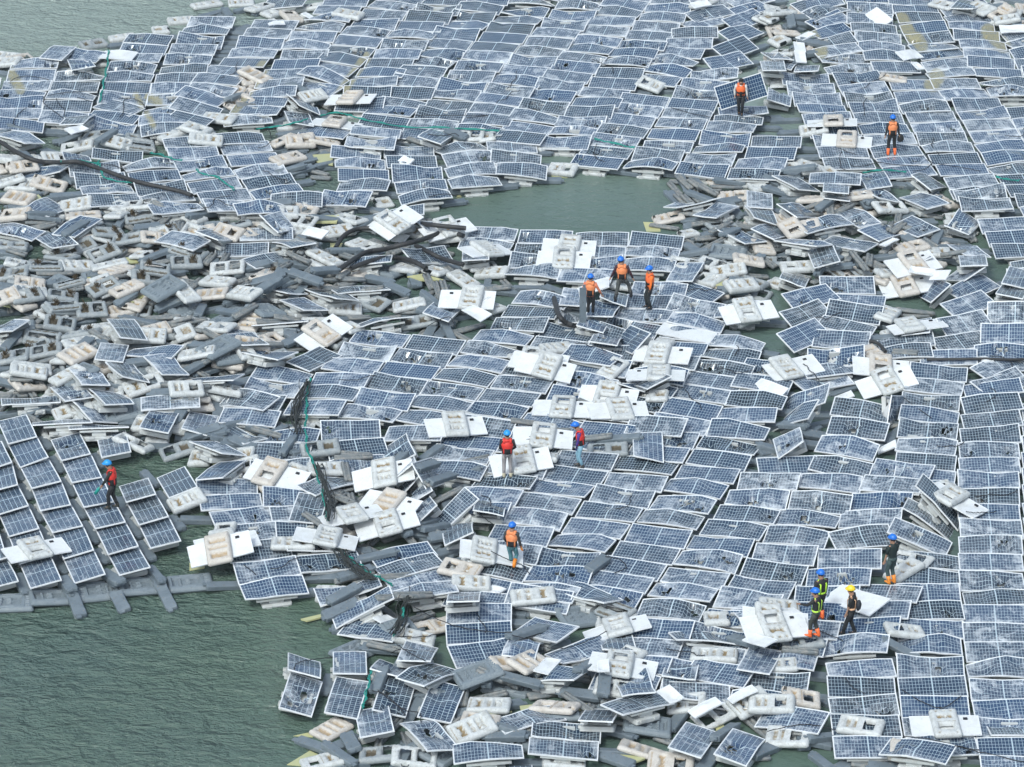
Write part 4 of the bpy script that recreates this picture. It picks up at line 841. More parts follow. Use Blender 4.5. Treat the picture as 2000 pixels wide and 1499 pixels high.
# 3. columns of modules
def lerp(a, b, t): return a+(b-a)*t
def strip_panels(name, rows, extend_up=0):
    rows = [list(r) for r in rows]
    if extend_up and len(rows) > 1:
        d = [rows[0][k]-rows[1][k] for k in range(4)]
        for _ in range(extend_up): rows.insert(0, [rows[0][k]+d[k]*.98 for k in range(4)])
    n = len(rows)
    mids = [((r[0]+r[2])/2, (r[1]+r[3])/2) for r in rows]
    W3 = [at(m[0], m[1], .45) for m in mids]
    # undamaged modules overlap like shingles: slope each to reach under the next row
    for i, r in enumerate(rows):
        mx, my = mids[i]
        s = scale_at(my); dep = DEP+(my-749.5)/CF
        if n > 1:
            a, b = W3[max(0, i-1)], W3[min(n-1, i+1)]
            hd = math.atan2(b[1]-a[1], b[0]-a[0]) + math.pi/2       # perpendicular to the column
            while hd > math.pi/2: hd -= math.pi
            while hd < -math.pi/2: hd += math.pi
        else: hd = None
        gap = (mids[i+1][1]-my) if i+1 < n else (my-mids[i-1][1] if i else s*PW*math.sin(dep+.2))
        want = min(.93, max(.18, gap*1.07/(s*PW)))
        tau = min(R(34), max(R(3.0), math.asin(want)-dep))
        if i == n-1 and n > 1: tau = max(tau, R(6))
        slope_img = -(r[3]-r[1])/(r[2]-r[0])
        yaw_flat = math.atan(slope_img/math.sin(dep))
        if hd is None: hd = yaw_flat
        yaw = hd*.55+yaw_flat*.45 if abs(hd-yaw_flat) < .5 else yaw_flat
        # roll makes up the rest of the slope seen
        roll = math.atan((slope_img*math.cos(yaw) - math.sin(yaw)*math.sin(dep))/math.cos(dep))
        roll = max(-R(21), min(R(21), roll))
        if abs(roll) >= R(20.9):
            yaw = math.asin(max(-.9, min(.9, (slope_img*math.cos(yaw)-math.sin(roll)*math.cos(dep))/math.sin(dep))))
        roll += rng.gauss(0, R(1.1)); tau += rng.gauss(0, R(1.6))
        X = NP([math.cos(yaw)*math.cos(roll), math.sin(yaw)*math.cos(roll), math.sin(roll)])
        Yh = NP([-math.sin(yaw), math.cos(yaw), 0])
        Y = Yh*math.cos(tau) + NP([0, 0, 1])*math.sin(tau); Y -= X*X.dot(Y); Y /= np.linalg.norm(Y)
        Rm = np.stack([X, Y, np.cross(X, Y)], 1)
        zt = .33 + PW*math.sin(tau) + abs(math.sin(roll))*PL*.35
        top = at(mx, my, zt)
        c = top - Y*PW/2
        # stay clear of wreckage underneath
        z, _, _ = rest(c[0], c[1], yaw, PL, PW, 70, .3)
        if z > c[2]-.06 and z > .30:
            up = min(.3, z-(c[2]-.06)); top = at(mx, my, zt+up); c = top - Y*PW/2
        obs = (r[2]-r[0])/s
        k = .97 if obs < 1.8 else 1.0
        dmg = rng.choice((.25, .5, .7, 1.0, 1.0, 1.35)) if rng.random() < .85 else .08
        add_panel(Rm, c, dmg)
        # walkway float bridging to the next column, seen in the gaps
        e = c + X*(PL/2+.06)
        if my > -20 and mx < 2000:
            for dd in (.0,):
                pos = NP([e[0], e[1], .05])
                ITEMS.append(dict(kind='k', R=frame_from(yaw+rng.gauss(0, .05), 0, 0), P=pos, var=rng.randrange(99), px=r[2], py=my+gap*.5, z=.05, under=True))
order = sorted(STRIPS.items(), key=lambda kv: min(float(x.split()[1]) for x in kv[1].split(';')))
for nm, s in order:
    rows = [tuple(map(float, x.split())) for x in s.split(';')]
    rows = [r for r in rows if r[2]-r[0] > 10]
    if rows: strip_panels(nm, rows, 3 if rows[0][1] < 30 else 0)
for nm, s in PSTRIPS.items():
    rows = [tuple(map(float, x.split())) for x in s.split(';')]
    for a, b in zip(rows[:-1], rows[1:]):
        q = [(a[0], a[1]), (a[2], a[3]), (b[2]-.5, b[3]-.5), (b[0]-.5, b[1]-.5)]
        c, st, Rm = fit_quad(q, PL, PW, .48, None, 14, 3)
        add_panel(Rm, st[:3], rng.choice((.15, .25, .4)), tint=(rng.uniform(.0, .3) if rng.random() < .3 else rng.uniform(.35, .7)), dust=rng.uniform(.15, .6), orient='deck')
for it in L_:
    if it[0] in 'wtmg' and not (it[0] == 'g' and it[1] < 430 and it[2] > 1100): place_loose(it)
# 5. displaced modules
for q in QL:
    cx = sum(p[0] for p in q)/4; cy = sum(p[1] for p in q)/4
    p = surface_on(cx, cy, .25)
    z0 = min(.85, max(.48, Hat(p[0], p[1])+.20))
    c, st, Rm = fit_quad(q, PL, PW, z0)
    add_panel(Rm, st[:3], rng.choice((.4, .7, 1.0, 1.3)), orient='loose')
# 6. white floats on top, then overturned modules
for it in L_:
    if it[0] in 'KR': place_loose(it)
OV = []
for ox, oy, s in OVER:
    for t in s.split(';'):
        v = list(map(float, t.split()))
        x0, y0, x1, y1 = ox+v[0]/4, oy+v[1]/4, ox+v[2]/4, oy+v[3]/4
        yaw = img_yaw(x0, y0, x1, y1); cx, cy = (x0+x1)/2, (y0+y1)/2
        p = surface_on(cx, cy, .05)
        z, ka, kb = rest(p[0], p[1], yaw, PL, PW, 75)
        Rm = frame_from(yaw, ka, min(.30, kb+.10)); P = NP([p[0], p[1], min(z, .95)+.07])
        OV.append(dict(R=Rm, P=P, off=v[4], stain=v[5], px=cx, py=cy, seed=rng.randrange(1 << 30)))
        stamp([P + Rm @ NP([a, b, .02]) for a, b in local_grid(PL, PW, 11, 6)])
        stamp([P + Rm @ NP([v[4]*PL/2*.5+a, b, .24]) for a, b in local_grid(.8, 1.3, 6, 8)])
BK = []
for ox, oy, s in BACKS:
    for t in s.split(';'):
        v = list(map(float, t.split())); q = [(ox+v[i]/4, oy+v[i+1]/4) for i in range(0, 8, 2)]
        cx = sum(p[0] for p in q)/4; cy = sum(p[1] for p in q)/4
        A = abs(sum(q[i][0]*q[(i+1) % 4][1]-q[(i+1) % 4][0]*q[i][1] for i in range(4)))/2
        sca = scale_at(cy); full = PL*PW*sca*sca*math.sin(DEP+.15)
        fr = min(1.0, A/full); a = PL if fr > .6 else max(.5, PL*math.sqrt(fr)); b = PW if fr > .45 else max(.35, PW*fr/(a/PL))
        p = surface_on(cx, cy, .05)
        c, st, Rm = fit_quad(q, a, b, min(1.0, Hat(p[0], p[1])+.10))
        BK.append(dict(R=Rm, P=st[:3], a=a, b=b, px=cx, py=cy, seed=rng.randrange(1 << 30)))
        stamp([st[:3] + Rm @ NP([x, y, .02]) for x, y in local_grid(a, b, 7, 5)])

# ================================================================ labels
ORD = ['closest', 'second closest', 'third closest', 'fourth closest', 'fifth closest', 'sixth closest', 'seventh closest', 'eighth closest', 'ninth closest', 'tenth closest', 'eleventh closest', 'twelfth closest', 'thirteenth closest', 'fourteenth closest', 'fifteenth closest', 'sixteenth closest', 'seventeenth closest', 'eighteenth closest', 'nineteenth closest', 'twentieth closest']
def assign_labels(lst, noun):
    """lst of dicts with px,py,look; sets d['label'], unique within the noun"""
    b = {}
    for d in lst:
        best = min(MARKS, key=lambda m: (m[0]-d['px'])**2 + ((m[1]-d['py'])*1.25)**2)
        dx, dy = d['px']-best[0], (d['py']-best[1])*1.25
        dr = ('right of' if dx > 0 else 'left of') if abs(dx) > abs(dy) else ('in front of' if dy > 0 else 'behind')
        b.setdefault((best[2], dr, d['look']), []).append((math.hypot(dx, dy), d))
    for (nm, dr, lk), l in b.items():
        l.sort(key=lambda t: t[0])
        for i, (_, d) in enumerate(l):
            d['label'] = f"{d['look']} {noun}, {ORD[i] if i < 20 else 'farthest out'} {dr} {nm}"
            if len(d['label'].split()) > 16: d['label'] = f"{d['look'].split()[-1]} {noun}, {ORD[i] if i < 20 else 'farthest out'} {dr} {nm}"

# ================================================================ make the objects
def inframe(d, m=40): return -m < d['px'] < 2000+m and -m < d['py'] < 1499+m
def matsof(keys): return [M[k] for k in keys]
# --- modules
for d in PANELS:
    d['size'] = scale_at(d['py']) if inframe(d, 10) else -1
PANELS.sort(key=lambda d: (-d['size'] if d['orient'] == 'row' else -d['size']-.0))
near = [d for d in PANELS[:300]]
for d in near:
    t = []
    if d['holes'] or (d['dmg'] > .9): t.append('buckled')
    if d['tint'] < .26: t.append('dark')
    elif d['dust'] > .85: t.append('dusty')
    else: t.append('blue')
    if d['orient'] == 'loose': t.insert(0, 'displaced')
    if d['orient'] == 'deck': t.insert(0, 'upright set')
    d['look'] = ' '.join(t[:2])
assign_labels(near, 'solar panel')
def build_panel(d):
    rg = random.Random(d['seed'])
    return (*panel_geo(d['R'], d['P'], d['dmg'], d['tint'], d['dust'], rg, holes=d['holes'])[:2], *mount_geo(rg))
for d in near:
    g, f, mo, br = build_panel(d)
    root = link('solar_panel', None, None, mat4(d['R'], d['P'])); root.empty_display_size = .3
    tag(root, d['label'], 'solar panel', 'broken solar panels floating on the lake')
    link('glass', to_mesh('glass', [(g, 0)], matsof(['cells']), True), root)
    link('frame', to_mesh('frame', [(f, 0)], matsof(['frame']), full=False), root)
    mf = link('mounting_float', to_mesh('mounting_float', [(mo, 0)], matsof(['mount']), full=False), root)
    link('bracket', to_mesh('bracket', [(br, 0)], matsof(['mount']), full=False), mf)
GS = []
for d in PANELS[300:]:
    g, f, mo, br = build_panel(d)
    GS += [(br.tr(d['R'], d['P']), 2)]
    GS += [(g.tr(d['R'], d['P']), 0), (f.tr(d['R'], d['P']), 1), (mo.tr(d['R'], d['P']), 2)]
o = link('distant_solar_panels', to_mesh('distant_solar_panels', GS, matsof(['cells', 'frame', 'mount'])))
tag(o, 'dusty blue solar panels crowded across the far half of the raft', 'solar panels', None, 'stuff')

# --- loose floats, planks
NOUN = {'w': 'float', 't': 'float', 'm': 'float', 'g': 'deck float', 'k': 'walkway float', 'r': 'ribbed float section'}
LOOKS = {'w': 'hollow white plastic', 't': 'tan stained white', 'm': 'weathered grey recessed', 'g': 'dark slate recessed', 'k': 'smooth slate grey', 'r': 'dirty narrow grey'}
NAME = {'w': 'white_float', 't': 'white_float', 'm': 'grey_float', 'g': 'deck_float', 'k': 'walkway_float', 'r': 'ribbed_float'}
GROUP = {'w': 'loose white mounting floats', 't': 'loose white mounting floats', 'm': 'loose weathered grey floats', 'g': 'dark grey deck floats', 'k': 'slate grey walkway floats', 'r': 'narrow ribbed float sections'}
MESH = {}
for k, gl in list(FLOATS.items()) + list(PLANKS.items()):
    MESH[k] = [to_mesh(NAME[k], [(g, 0)], matsof(KMAT[k]), k not in 'kg', full=False) for g in gl]
REST = []
for keys in (('w', 't'), ('m',), ('g',), ('k',), ('r',)):
    its = [d for d in ITEMS if d['kind'] in keys]
    for d in its:
        d['look'] = LOOKS[d['kind']]
        d['size'] = (scale_at(d['py']) * (.45 if d.get('under') else 1) * (1.0 if d['z'] > .12 else .8)) if inframe(d, 0) else -1
    its.sort(key=lambda d: -d['size'])
    ind = its[:298]; REST_k = its[298:]
    assign_labels(ind, NOUN[keys[0]])
    for d in ind:
        ml = MESH[d['kind']]; o = link(NAME[d['kind']], ml[d['var'] % len(ml)], None, mat4(d['R'], d['P']))
        tag(o, d['label'], 'deck float' if d['kind'] == 'g' else ('walkway float' if d['kind'] == 'k' else 'float'), GROUP[d['kind']])
    if REST_k:
        GS = []; gl = (FLOATS.get(keys[0]) or PLANKS.get(keys[0]))
        for d in REST_k:
            gl = FLOATS.get(d['kind']) or PLANKS.get(d['kind'])
            GS.append((gl[d['var'] % len(gl)].tr(d['R'], d['P']), 0 if d['kind'] != 't' else 1))
        mats = matsof(KMAT[keys[0]]) + (matsof(['float_t']) if 't' in keys else [])
        o = link('heaped_'+NAME[keys[0]]+'s', to_mesh('heaped', GS, mats, keys[0] not in 'kg', full=False))
        tag(o, f"more {LOOKS[keys[0]]} floats heaped and showing through gaps far off", 'floats', None, 'stuff')
print('ITEM COUNTS', {k: sum(d['kind'] == k for d in ITEMS) for k in 'wtmgkr'}, 'panels', len(PANELS))

# --- overturned modules
for d in OV: d['look'] = 'white backed' if d['stain'] < .35 else 'brown stained'
assign_labels(OV, 'overturned panel')
for d in OV:
    rg = random.Random(d['seed'])
    g, f, _ = panel_geo(d['R'], d['P'], .25, .5, .5, rg, back=True, holes=0)
    root = link('overturned_panel', None, None, mat4(d['R'], d['P'])); root.empty_display_size = .3
    tag(root, d['label'], 'overturned panel', 'overturned panels showing white backs')
    link('backsheet', to_mesh('backsheet', [(g, 0)], matsof(['sheet']), True, full=False), root)
    link('frame', to_mesh('frame', [(f, 0)], matsof(['frame']), full=False), root)
    ff = FLOATS['t' if d['stain'] > .5 else 'w'][rg.randrange(2)]
    k = math.pi/2 + rg.uniform(-.06, .06) + (math.pi if rg.random() < .3 else 0)
    fl = link('mounting_float', (MESH['t'] if d['stain'] > .5 else MESH['w'])[rg.randrange(2)], root)
    fl.location = (d['off']*PL/2*.5, rg.uniform(-.06, .06), .035); fl.rotation_euler = (0, 0, k)
    jb = G(); jb.box(PL*.3*(1 if d['off'] < .2 else -1), .3, .02, .12, .08, .03)
    link('junction_box', to_mesh('junction_box', [(jb, 0)], matsof(['cable']), full=False), root)
for d in BK: d['look'] = 'bare white' if d['a'] > 1.5 else 'broken white'
assign_labels(BK, 'backsheet')
for d in BK:
    rg = random.Random(d['seed'])
    g, f, _ = panel_geo(d['R'], d['P'], .3 if d['a'] > 1.5 else .6, .5, .5, rg, back=True, W=d['b'], Ln=d['a'], holes=0)
    root = link('bare_panel_back', None, None, mat4(d['R'], d['P'])); root.empty_display_size = .3
    tag(root, d['label'], 'panel back', 'bare white panel backs')
    link('backsheet', to_mesh('backsheet', [(g, 0)], matsof(['sheet']), True, full=False), root)
    link('frame', to_mesh('frame', [(f, 0)], matsof(['frame']), full=False), root)
# --- sheets awash
aw = []
for q in AWASH_Q:
    cx = sum(p[0] for p in q)/4; cy = sum(p[1] for p in q)/4
    zz = AWZ[AWASH_Q.index(q)]; P = [at(x, y, zz) for x, y in q]; n = [p-NP([0, 0, .05]) for p in P]
    aw.append(dict(px=cx, py=cy, look='pale yellow waterlogged', P=P, n=n))
assign_labels(aw, 'sheet')
for d in aw:
    g = G(); g.add(list(d['P'])+list(d['n']), [(3, 2, 1, 0), (4, 5, 6, 7), (0, 1, 5, 4), (1, 2, 6, 5), (2, 3, 7, 6), (3, 0, 4, 7)])
    o = link('waterlogged_sheet', to_mesh('waterlogged_sheet', [(g, 0)], matsof(['awash']), full=False))
    tag(o, d['label'], 'sheet', 'pale sheets awash at the surface')

# --- hoses, ropes, cables
def smooth_path(P, n=5):
    P = [NP(p) for p in P]; out = []
    for i in range(len(P)-1):
        p0, p1, p2, p3 = P[max(0, i-1)], P[i], P[i+1], P[min(len(P)-1, i+2)]
        for k in range(n):
            t = k/n
            out.append(.5*((2*p1)+(-p0+p2)*t+(2*p0-5*p1+4*p2-p3)*t*t+(-p0+3*p1-3*p2+p3)*t**3))
    out.append(P[-1]); return out
def tube_geo(path, r, ns=8, m=0, g=None):
    g = g or G(); V = []; F = []
    n = len(path)
    for i, p in enumerate(path):
        t = path[min(n-1, i+1)]-path[max(0, i-1)]; t = t/(np.linalg.norm(t)+1e-9)
        a = np.cross(t, NP([0, 0, 1.0])); a /= (np.linalg.norm(a)+1e-9); b = np.cross(a, t)
        for k in range(ns):
            an = 2*math.pi*k/ns; V.append(p + (a*math.cos(an)+b*math.sin(an))*r)
    for i in range(n-1):
        for k in range(ns):
            F.append((i*ns+k, i*ns+(k+1) % ns, (i+1)*ns+(k+1) % ns, (i+1)*ns+k))
    F.append(tuple(range(ns))); F.append(tuple((n-1)*ns+k for k in reversed(range(ns))))
    g.add(V, F, m); return g
def path_on(ox, oy, s, lift, wig=0.0, stride=1):
    pts = [tuple(map(float, t.split())) for t in s.split(';')]
    pts = smooth_path([(ox+x/4, oy+y/4, 0) for x, y in pts], 8)
    out = []; zs = []
    for p in pts:
        q = surface_on(p[0], p[1], lift); zs.append(q[2])
    zz = []
    for i in range(len(zs)):
        w = zs[max(0, i-3):i+4]; zz.append(.6*max(w)+.4*sum(w)/len(w))
    zz = [sum(zz[max(0, i-3):i+4])/len(zz[max(0, i-3):i+4]) for i in range(len(zz))]
    for p, z in zip(pts, zz):
        q = at(p[0], p[1], z); out.append(q + NP([rng.uniform(-wig, wig), rng.uniform(-wig, wig), rng.uniform(0, wig)]))
    return out
lines = []
for ox, oy, r, s in HOSES:
    P = path_on(ox, oy, s, r+.02); c = proj(P[len(P)//2])
    lines.append(dict(name='hose', cat='hose', mat='hose', look='thick black', noun='rubber hose', g=tube_geo(P, r, 10), px=c[0], py=c[1], grp='thick black hoses'))
for ox, oy, s in ROPES:
    P = path_on(ox, oy, s, .05, .02); c = proj(P[len(P)//2]); g = tube_geo(P, .024, 6)
    P2 = [p+NP([.05*math.sin(i*.9), .05*math.cos(i*.8), .02]) for i, p in enumerate(P)]; tube_geo(P2, .020, 6, 0, g)
    lines.append(dict(name='rope', cat='rope', mat='rope', look='twisted teal green', noun='rope', g=g, px=c[0], py=c[1], grp='green ropes across the wreckage'))
_far = [d for d in PANELS if d['orient'] == 'row' and inframe(d, -30) and d['py'] > 120]
for d in rng.sample(_far, 46):
    x, y = d['px']+rng.uniform(-25, 25), d['py']; a = rng.uniform(0, 6.28); t = []
    for k in range(6):
        t.append(f"{x*4:.0f} {y*4:.0f}"); a += rng.gauss(0, .55); x += math.cos(a)*rng.uniform(9, 20); y += math.sin(a)*rng.uniform(5, 10)
    CABLES.append((0, 0, ';'.join(t)))
for ox, oy, s in CABLES:
    P = path_on(ox, oy, s, .03, .02); c = proj(P[len(P)//2])
    lines.append(dict(name='cable', cat='cable', mat='cable', look='thin black', noun='cable', g=tube_geo(P, .014, 5), px=c[0], py=c[1], grp='thin cables lying on panels'))
for noun in ('rubber hose', 'rope', 'cable'):
    assign_labels([l for l in lines if l['noun'] == noun], noun)
for l in lines:
    o = link(l['name'], to_mesh(l['name'], [(l['g'], 0)], matsof([l['mat']]), True, full=False)); tag(o, l['label'], l['cat'], l['grp'])
# bundles of dark netting beside the rope
for lab, s, wd in (("dark tangled netting hanging beside the long green rope", "2400 2990;2370 3080;2330 3180;2310 3300;2320 3400", .26),
                   ("dark netting bundled along the lower end of the long green rope", "2480 3640;2520 3740;2556 3840;2580 3950;2572 4070", .17),
                   ("dark netting spread under the lower green rope", "2660 4310;2700 4380;2760 4440;2850 4500;2920 4540", .30),
                   ("dark cable tangle by the rope above the lower water edge", "3190 4680;3150 4760;3120 4860;3080 4960", .26)):
    g = G(); base = path_on(0, 0, s, .10)
    for k in range(20):
        ph = rng.uniform(0, 6); a = rng.uniform(-wd, wd); b = rng.uniform(-wd*.4, wd*.4)
        P = [p+NP([a*(.5+.5*math.sin(i*.25+ph)), b, abs(.10*math.sin(i*.4+ph))]) for i, p in enumerate(base)]
        tube_geo(P, rng.uniform(.008, .019), 5, 0, g)
    tag(link('netting', to_mesh('netting', [(g, 0)], matsof(['net']), True, full=False)), lab, 'netting', 'bundles of dark netting')
# dry weed caught in the recesses of the grey floats
wd = [d for d in ITEMS if d['kind'] == 'm' and d['px'] < 620 and 380 < d['py'] < 760 and not d.get('under')]
wd = sorted(wd, key=lambda d: -d['z'])[:34]
for d in wd: d['look'] = 'dry brown'
assign_labels(wd, 'weed clump')
for d in wd:
    g = G(); c = d['P'] + d['R'] @ NP([-.27, 0, .20])
    for k in range(60):
        a = rng.uniform(0, 6.28); r0 = min(.2, abs(rng.gauss(0, .08))); b = c + d['R'] @ NP([math.cos(a)*r0*.8, math.sin(a)*r0*1.4, 0])
        t = b + NP([rng.uniform(-.09, .09), rng.uniform(-.09, .09), rng.uniform(.02, .13)])
        s = NP([rng.uniform(-.03, .03), rng.uniform(-.03, .03), .0]); w = NP([rng.uniform(.01, .02), .012, 0])
        g.add([b, b+w, t+w+s, t+s, b+NP([0, 0, -.03]), t+NP([0, 0, .03])], [(0, 1, 2, 3), (0, 4, 1), (2, 5, 3)])
    o = link('weed_clump', to_mesh('weed_clump', [(g, 0)], matsof(['weed']), full=False)); tag(o, d['label'], 'weed', 'dry weed caught in the grey floats')

# --- water
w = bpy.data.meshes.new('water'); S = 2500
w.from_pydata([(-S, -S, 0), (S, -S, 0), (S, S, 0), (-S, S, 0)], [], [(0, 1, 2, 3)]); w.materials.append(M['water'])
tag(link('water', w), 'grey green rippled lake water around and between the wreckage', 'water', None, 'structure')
# ================================================================ people
def ik(A, B, l1, l2, pole):
    A, B = NP(A, ), NP(B); d = B-A; L = np.linalg.norm(d)
    L2 = min(L, (l1+l2)*.999); u = d/L
    x = (l1*l1-l2*l2+L2*L2)/(2*L2); h = math.sqrt(max(0, l1*l1-x*x))
    p = NP(pole)-u*u.dot(NP(pole)); p /= (np.linalg.norm(p)+1e-9)
    return A+u*x+p*h, A+u*L2
def loft(g, pts, rad, ns=14, m=0, side=None, cap=True, mfun=None):
    """tube of ellipses (rx across, ry front to back) through pts"""
    V = []; F = []; MI = []; n = len(pts)
    pts = [NP(p, ) for p in pts]
    for i, p in enumerate(pts):
        t = pts[min(n-1, i+1)]-pts[max(0, i-1)]; t = t/(np.linalg.norm(t)+1e-9)
        s = NP(side) if side is not None else (NP([1., 0, 0]) if abs(t[0]) < .8 else NP([0, 1., 0]))
        s = s-t*t.dot(s); s /= np.linalg.norm(s); f = np.cross(t, s)
        rx, ry = rad[i] if isinstance(rad[i], tuple) else (rad[i], rad[i])
        for k in range(ns):
            a = 2*math.pi*k/ns; V.append(p+s*math.cos(a)*rx+f*math.sin(a)*ry)
    for i in range(n-1):
        for k in range(ns):
            F.append((i*ns+k, i*ns+(k+1) % ns, (i+1)*ns+(k+1) % ns, (i+1)*ns+k)); MI.append(mfun(i, k) if mfun else m)
    if cap:
        F.append(tuple(reversed(range(ns)))); F.append(tuple((n-1)*ns+k for k in range(ns))); MI += [m, m]
    g.add(V, F, MI)
pm = {}
def pmat(c, rough=.75, name='cloth'):
    k = (c, rough)
    if k not in pm: pm[k] = simple(name, c, rough, tuple(x*.72 for x in c), 9, .6)
    return pm[k]
SKIN = (.36, .20, .13)
def skin_body(J, chains, radii):
    names = list(J); V = [tuple(J[n]) for n in names]
    E = [(names.index(a), names.index(b)) for a, b in chains]
    me = bpy.data.meshes.new('body'); me.from_pydata(V, E, [])
    o = bpy.data.objects.new('tmp', me); col.objects.link(o)
    o.modifiers.new('s', 'SKIN'); sb = o.modifiers.new('u', 'SUBSURF'); sb.levels = 1
    for i, n in enumerate(names):
        me.skin_vertices[0].data[i].radius = (radii[n], radii[n]); me.skin_vertices[0].data[i].use_root = (n == 'pelvis')
    dg = bpy.context.evaluated_depsgraph_get(); ev = o.evaluated_get(dg)
    nm = bpy.data.meshes.new_from_object(ev); bpy.data.objects.remove(o)
    nm.polygons.foreach_set('use_smooth', [True]*len(nm.polygons)); return nm
def person(label, px, py, face, H=1.72, foot=((-.12, 0), (.12, 0)), knee=(0, 1, 0), hands=((-.27, .05, .82), (.27, .05, .82)), lean=(0, 0), headf=(0, .03), elbow=(0, -1, 0),
           helmet=(.02, .16, .62), shirt=(.02, .02, .025), sleeve=None, pants=(.03, .03, .035), shoes=(.02, .02, .02), boots=False, vest=None, vest_back=False, straps=None, gloves=None, short=False, back=None, footz=(0, 0), shorts=False, base_lift=0.0):
    s = H/1.75*.89
    p0 = surface_on(px, py, 0)
    fy = at(px, py, p0[2])
    lx, ly = lean
    J = {}
    J['pelvis'] = NP([lx*.2, ly*.2, .93]); J['spine'] = NP([lx*.6, ly*.6, 1.12]); J['chest'] = NP([lx, ly, 1.33]); J['neck'] = NP([lx*1.1, ly*1.15, 1.49])
    J['chin'] = J['neck']+NP([headf[0]*.5, headf[1]*.5+.015, .08]); J['skull'] = J['chin']+NP([headf[0]*.4, headf[1]*.4, .12]); J['nose'] = J['chin']+NP([headf[0]*.5, headf[1]*.5+.105, .05])
    for sd_, n in ((-1, 'l'), (1, 'r')):
        J['ear'+n] = J['chin']+NP([sd_*.085, .0, .07])
    ft = []
    for i, (sd_, n) in enumerate(((-1, 'l'), (1, 'r'))):
        hip = J['pelvis']+NP([sd_*.10, 0, -.05]); an = NP([foot[i][0], foot[i][1], .09+footz[i]])
        kn, an = ik(hip, an, .42, .40, knee)
        J['hip'+n] = hip; J['knee'+n] = kn; J['ankle'+n] = an; J['toe'+n] = an+NP([0, .12, -.072])
        ft.append(an)
        sh = J['chest']+NP([sd_*.19, 0, .09]); el, wr = ik(sh, hands[i], .28, .26, NP(elbow)+NP([sd_*.6, 0, 0]))
        u = wr-el; u /= np.linalg.norm(u); a = np.cross(u, NP([0, 1., .2])); a /= (np.linalg.norm(a)+1e-9); b = np.cross(u, a)
        J['sh'+n] = sh; J['elbow'+n] = el; J['wrist'+n] = wr; J['palm'+n] = wr+u*.075
        for fi, (off, ln) in enumerate(((-.032, .062), (-.011, .078), (.011, .074), (.032, .058))):
            base = wr+u*.095+b*off; J[f'f{fi}a{n}'] = base; J[f'f{fi}b{n}'] = base+u*ln*.6+a*.010*sd_; J[f'f{fi}c{n}'] = base+u*ln+a*.035*sd_
        J['th1'+n] = wr+u*.045+b*.045; J['th2'+n] = wr+u*.085+b*.068+a*.012
    ch = [('pelvis', 'spine'), ('spine', 'chest'), ('chest', 'neck'), ('neck', 'chin'), ('chin', 'skull'), ('chin', 'nose')]
    rad = dict(pelvis=.115, spine=.11, chest=.125, neck=.055, chin=.082, skull=.098, nose=.018)
    for n in 'lr':
        ch += [('pelvis', 'hip'+n), ('hip'+n, 'knee'+n), ('knee'+n, 'ankle'+n), ('ankle'+n, 'toe'+n), ('chest', 'sh'+n), ('sh'+n, 'elbow'+n), ('elbow'+n, 'wrist'+n), ('wrist'+n, 'palm'+n), ('chin', 'ear'+n), ('wrist'+n, 'th1'+n), ('th1'+n, 'th2'+n)]
        rad.update({'hip'+n: .082, 'knee'+n: .055, 'ankle'+n: .034, 'toe'+n: .018, 'sh'+n: .055, 'elbow'+n: .04, 'wrist'+n: .028, 'palm'+n: .034, 'ear'+n: .018, 'th1'+n: .013, 'th2'+n: .010})
        for fi in range(4):
            ch += [('palm'+n, f'f{fi}a{n}'), (f'f{fi}a{n}', f'f{fi}b{n}'), (f'f{fi}b{n}', f'f{fi}c{n}')]
            rad.update({f'f{fi}a{n}': .010, f'f{fi}b{n}': .009, f'f{fi}c{n}': .008})
    me = skin_body(J, ch, rad); me.materials.append(pmat(SKIN, .55, 'skin'))
    zmin = min(ft[0][2], ft[1][2])-.10
    Rz = NP([[math.cos(face), -math.sin(face), 0], [math.sin(face), math.cos(face), 0], [0, 0, 1]])
    low = 0 if ft[0][2] <= ft[1][2] else 1
    pos = p0 - Rz @ (NP([ft[low][0]*.5+ft[1-low][0]*.5, ft[low][1]*.5+ft[1-low][1]*.5, zmin])*s) + NP([0, 0, base_lift])
    body = link('person', me, None, mat4(Rz*s, pos)); tag(body, label, 'person', 'salvage workers on the wreckage')
    def part(nm, g, cols, parent=body, sm=True):
        return link(nm, to_mesh(nm, [(g, 0)], cols, sm, full=False), parent)
    sleeve = sleeve or shirt
    # shirt with sleeves
    g = G(); c = J
    loft(g, [c['pelvis']+NP([0, 0, -.06]), c['pelvis']+NP([0, 0, .06]), c['spine'], c['chest'], c['chest']+NP([0, 0, .10]), c['neck']+NP([0, 0, -.01]), c['neck']+NP([0, 0, .02])], [(.175, .13), (.165, .125), (.165, .12), (.20, .135), (.19, .12), (.085, .08), (.06, .06)], 16)
    for n in 'lr':
        e = c['elbow'+n]; wv = c['wrist'+n]
        pts = [c['sh'+n]+NP([0, 0, .02]), c['sh'+n]*.5+e*.5, e] + ([] if short else [e*.5+wv*.5, wv])
        loft(g, pts, [.072, .060, .052] + ([] if short else [.048, .038]), 10, 1)
    part('shirt', g, [pmat(shirt), pmat(sleeve)])
    # trousers
    g = G()
    loft(g, [c['pelvis']+NP([0, 0, .07]), c['pelvis']+NP([0, 0, -.02]), c['pelvis']+NP([0, 0, -.12])], [(.165, .125), (.178, .135), (.15, .12)], 14)
    for n in 'lr':
        k = c['knee'+n]; a = c['ankle'+n]; h = c['hip'+n]
        end = k*.62+a*.38 if shorts else a+NP([0, 0, .0])
        loft(g, [h+NP([0, 0, .02]), h*.55+k*.45, k, k*.5+end*.5, end], [.098, .086, .072, .066, .058], 12)
    part('trousers', g, [pmat(pants)])
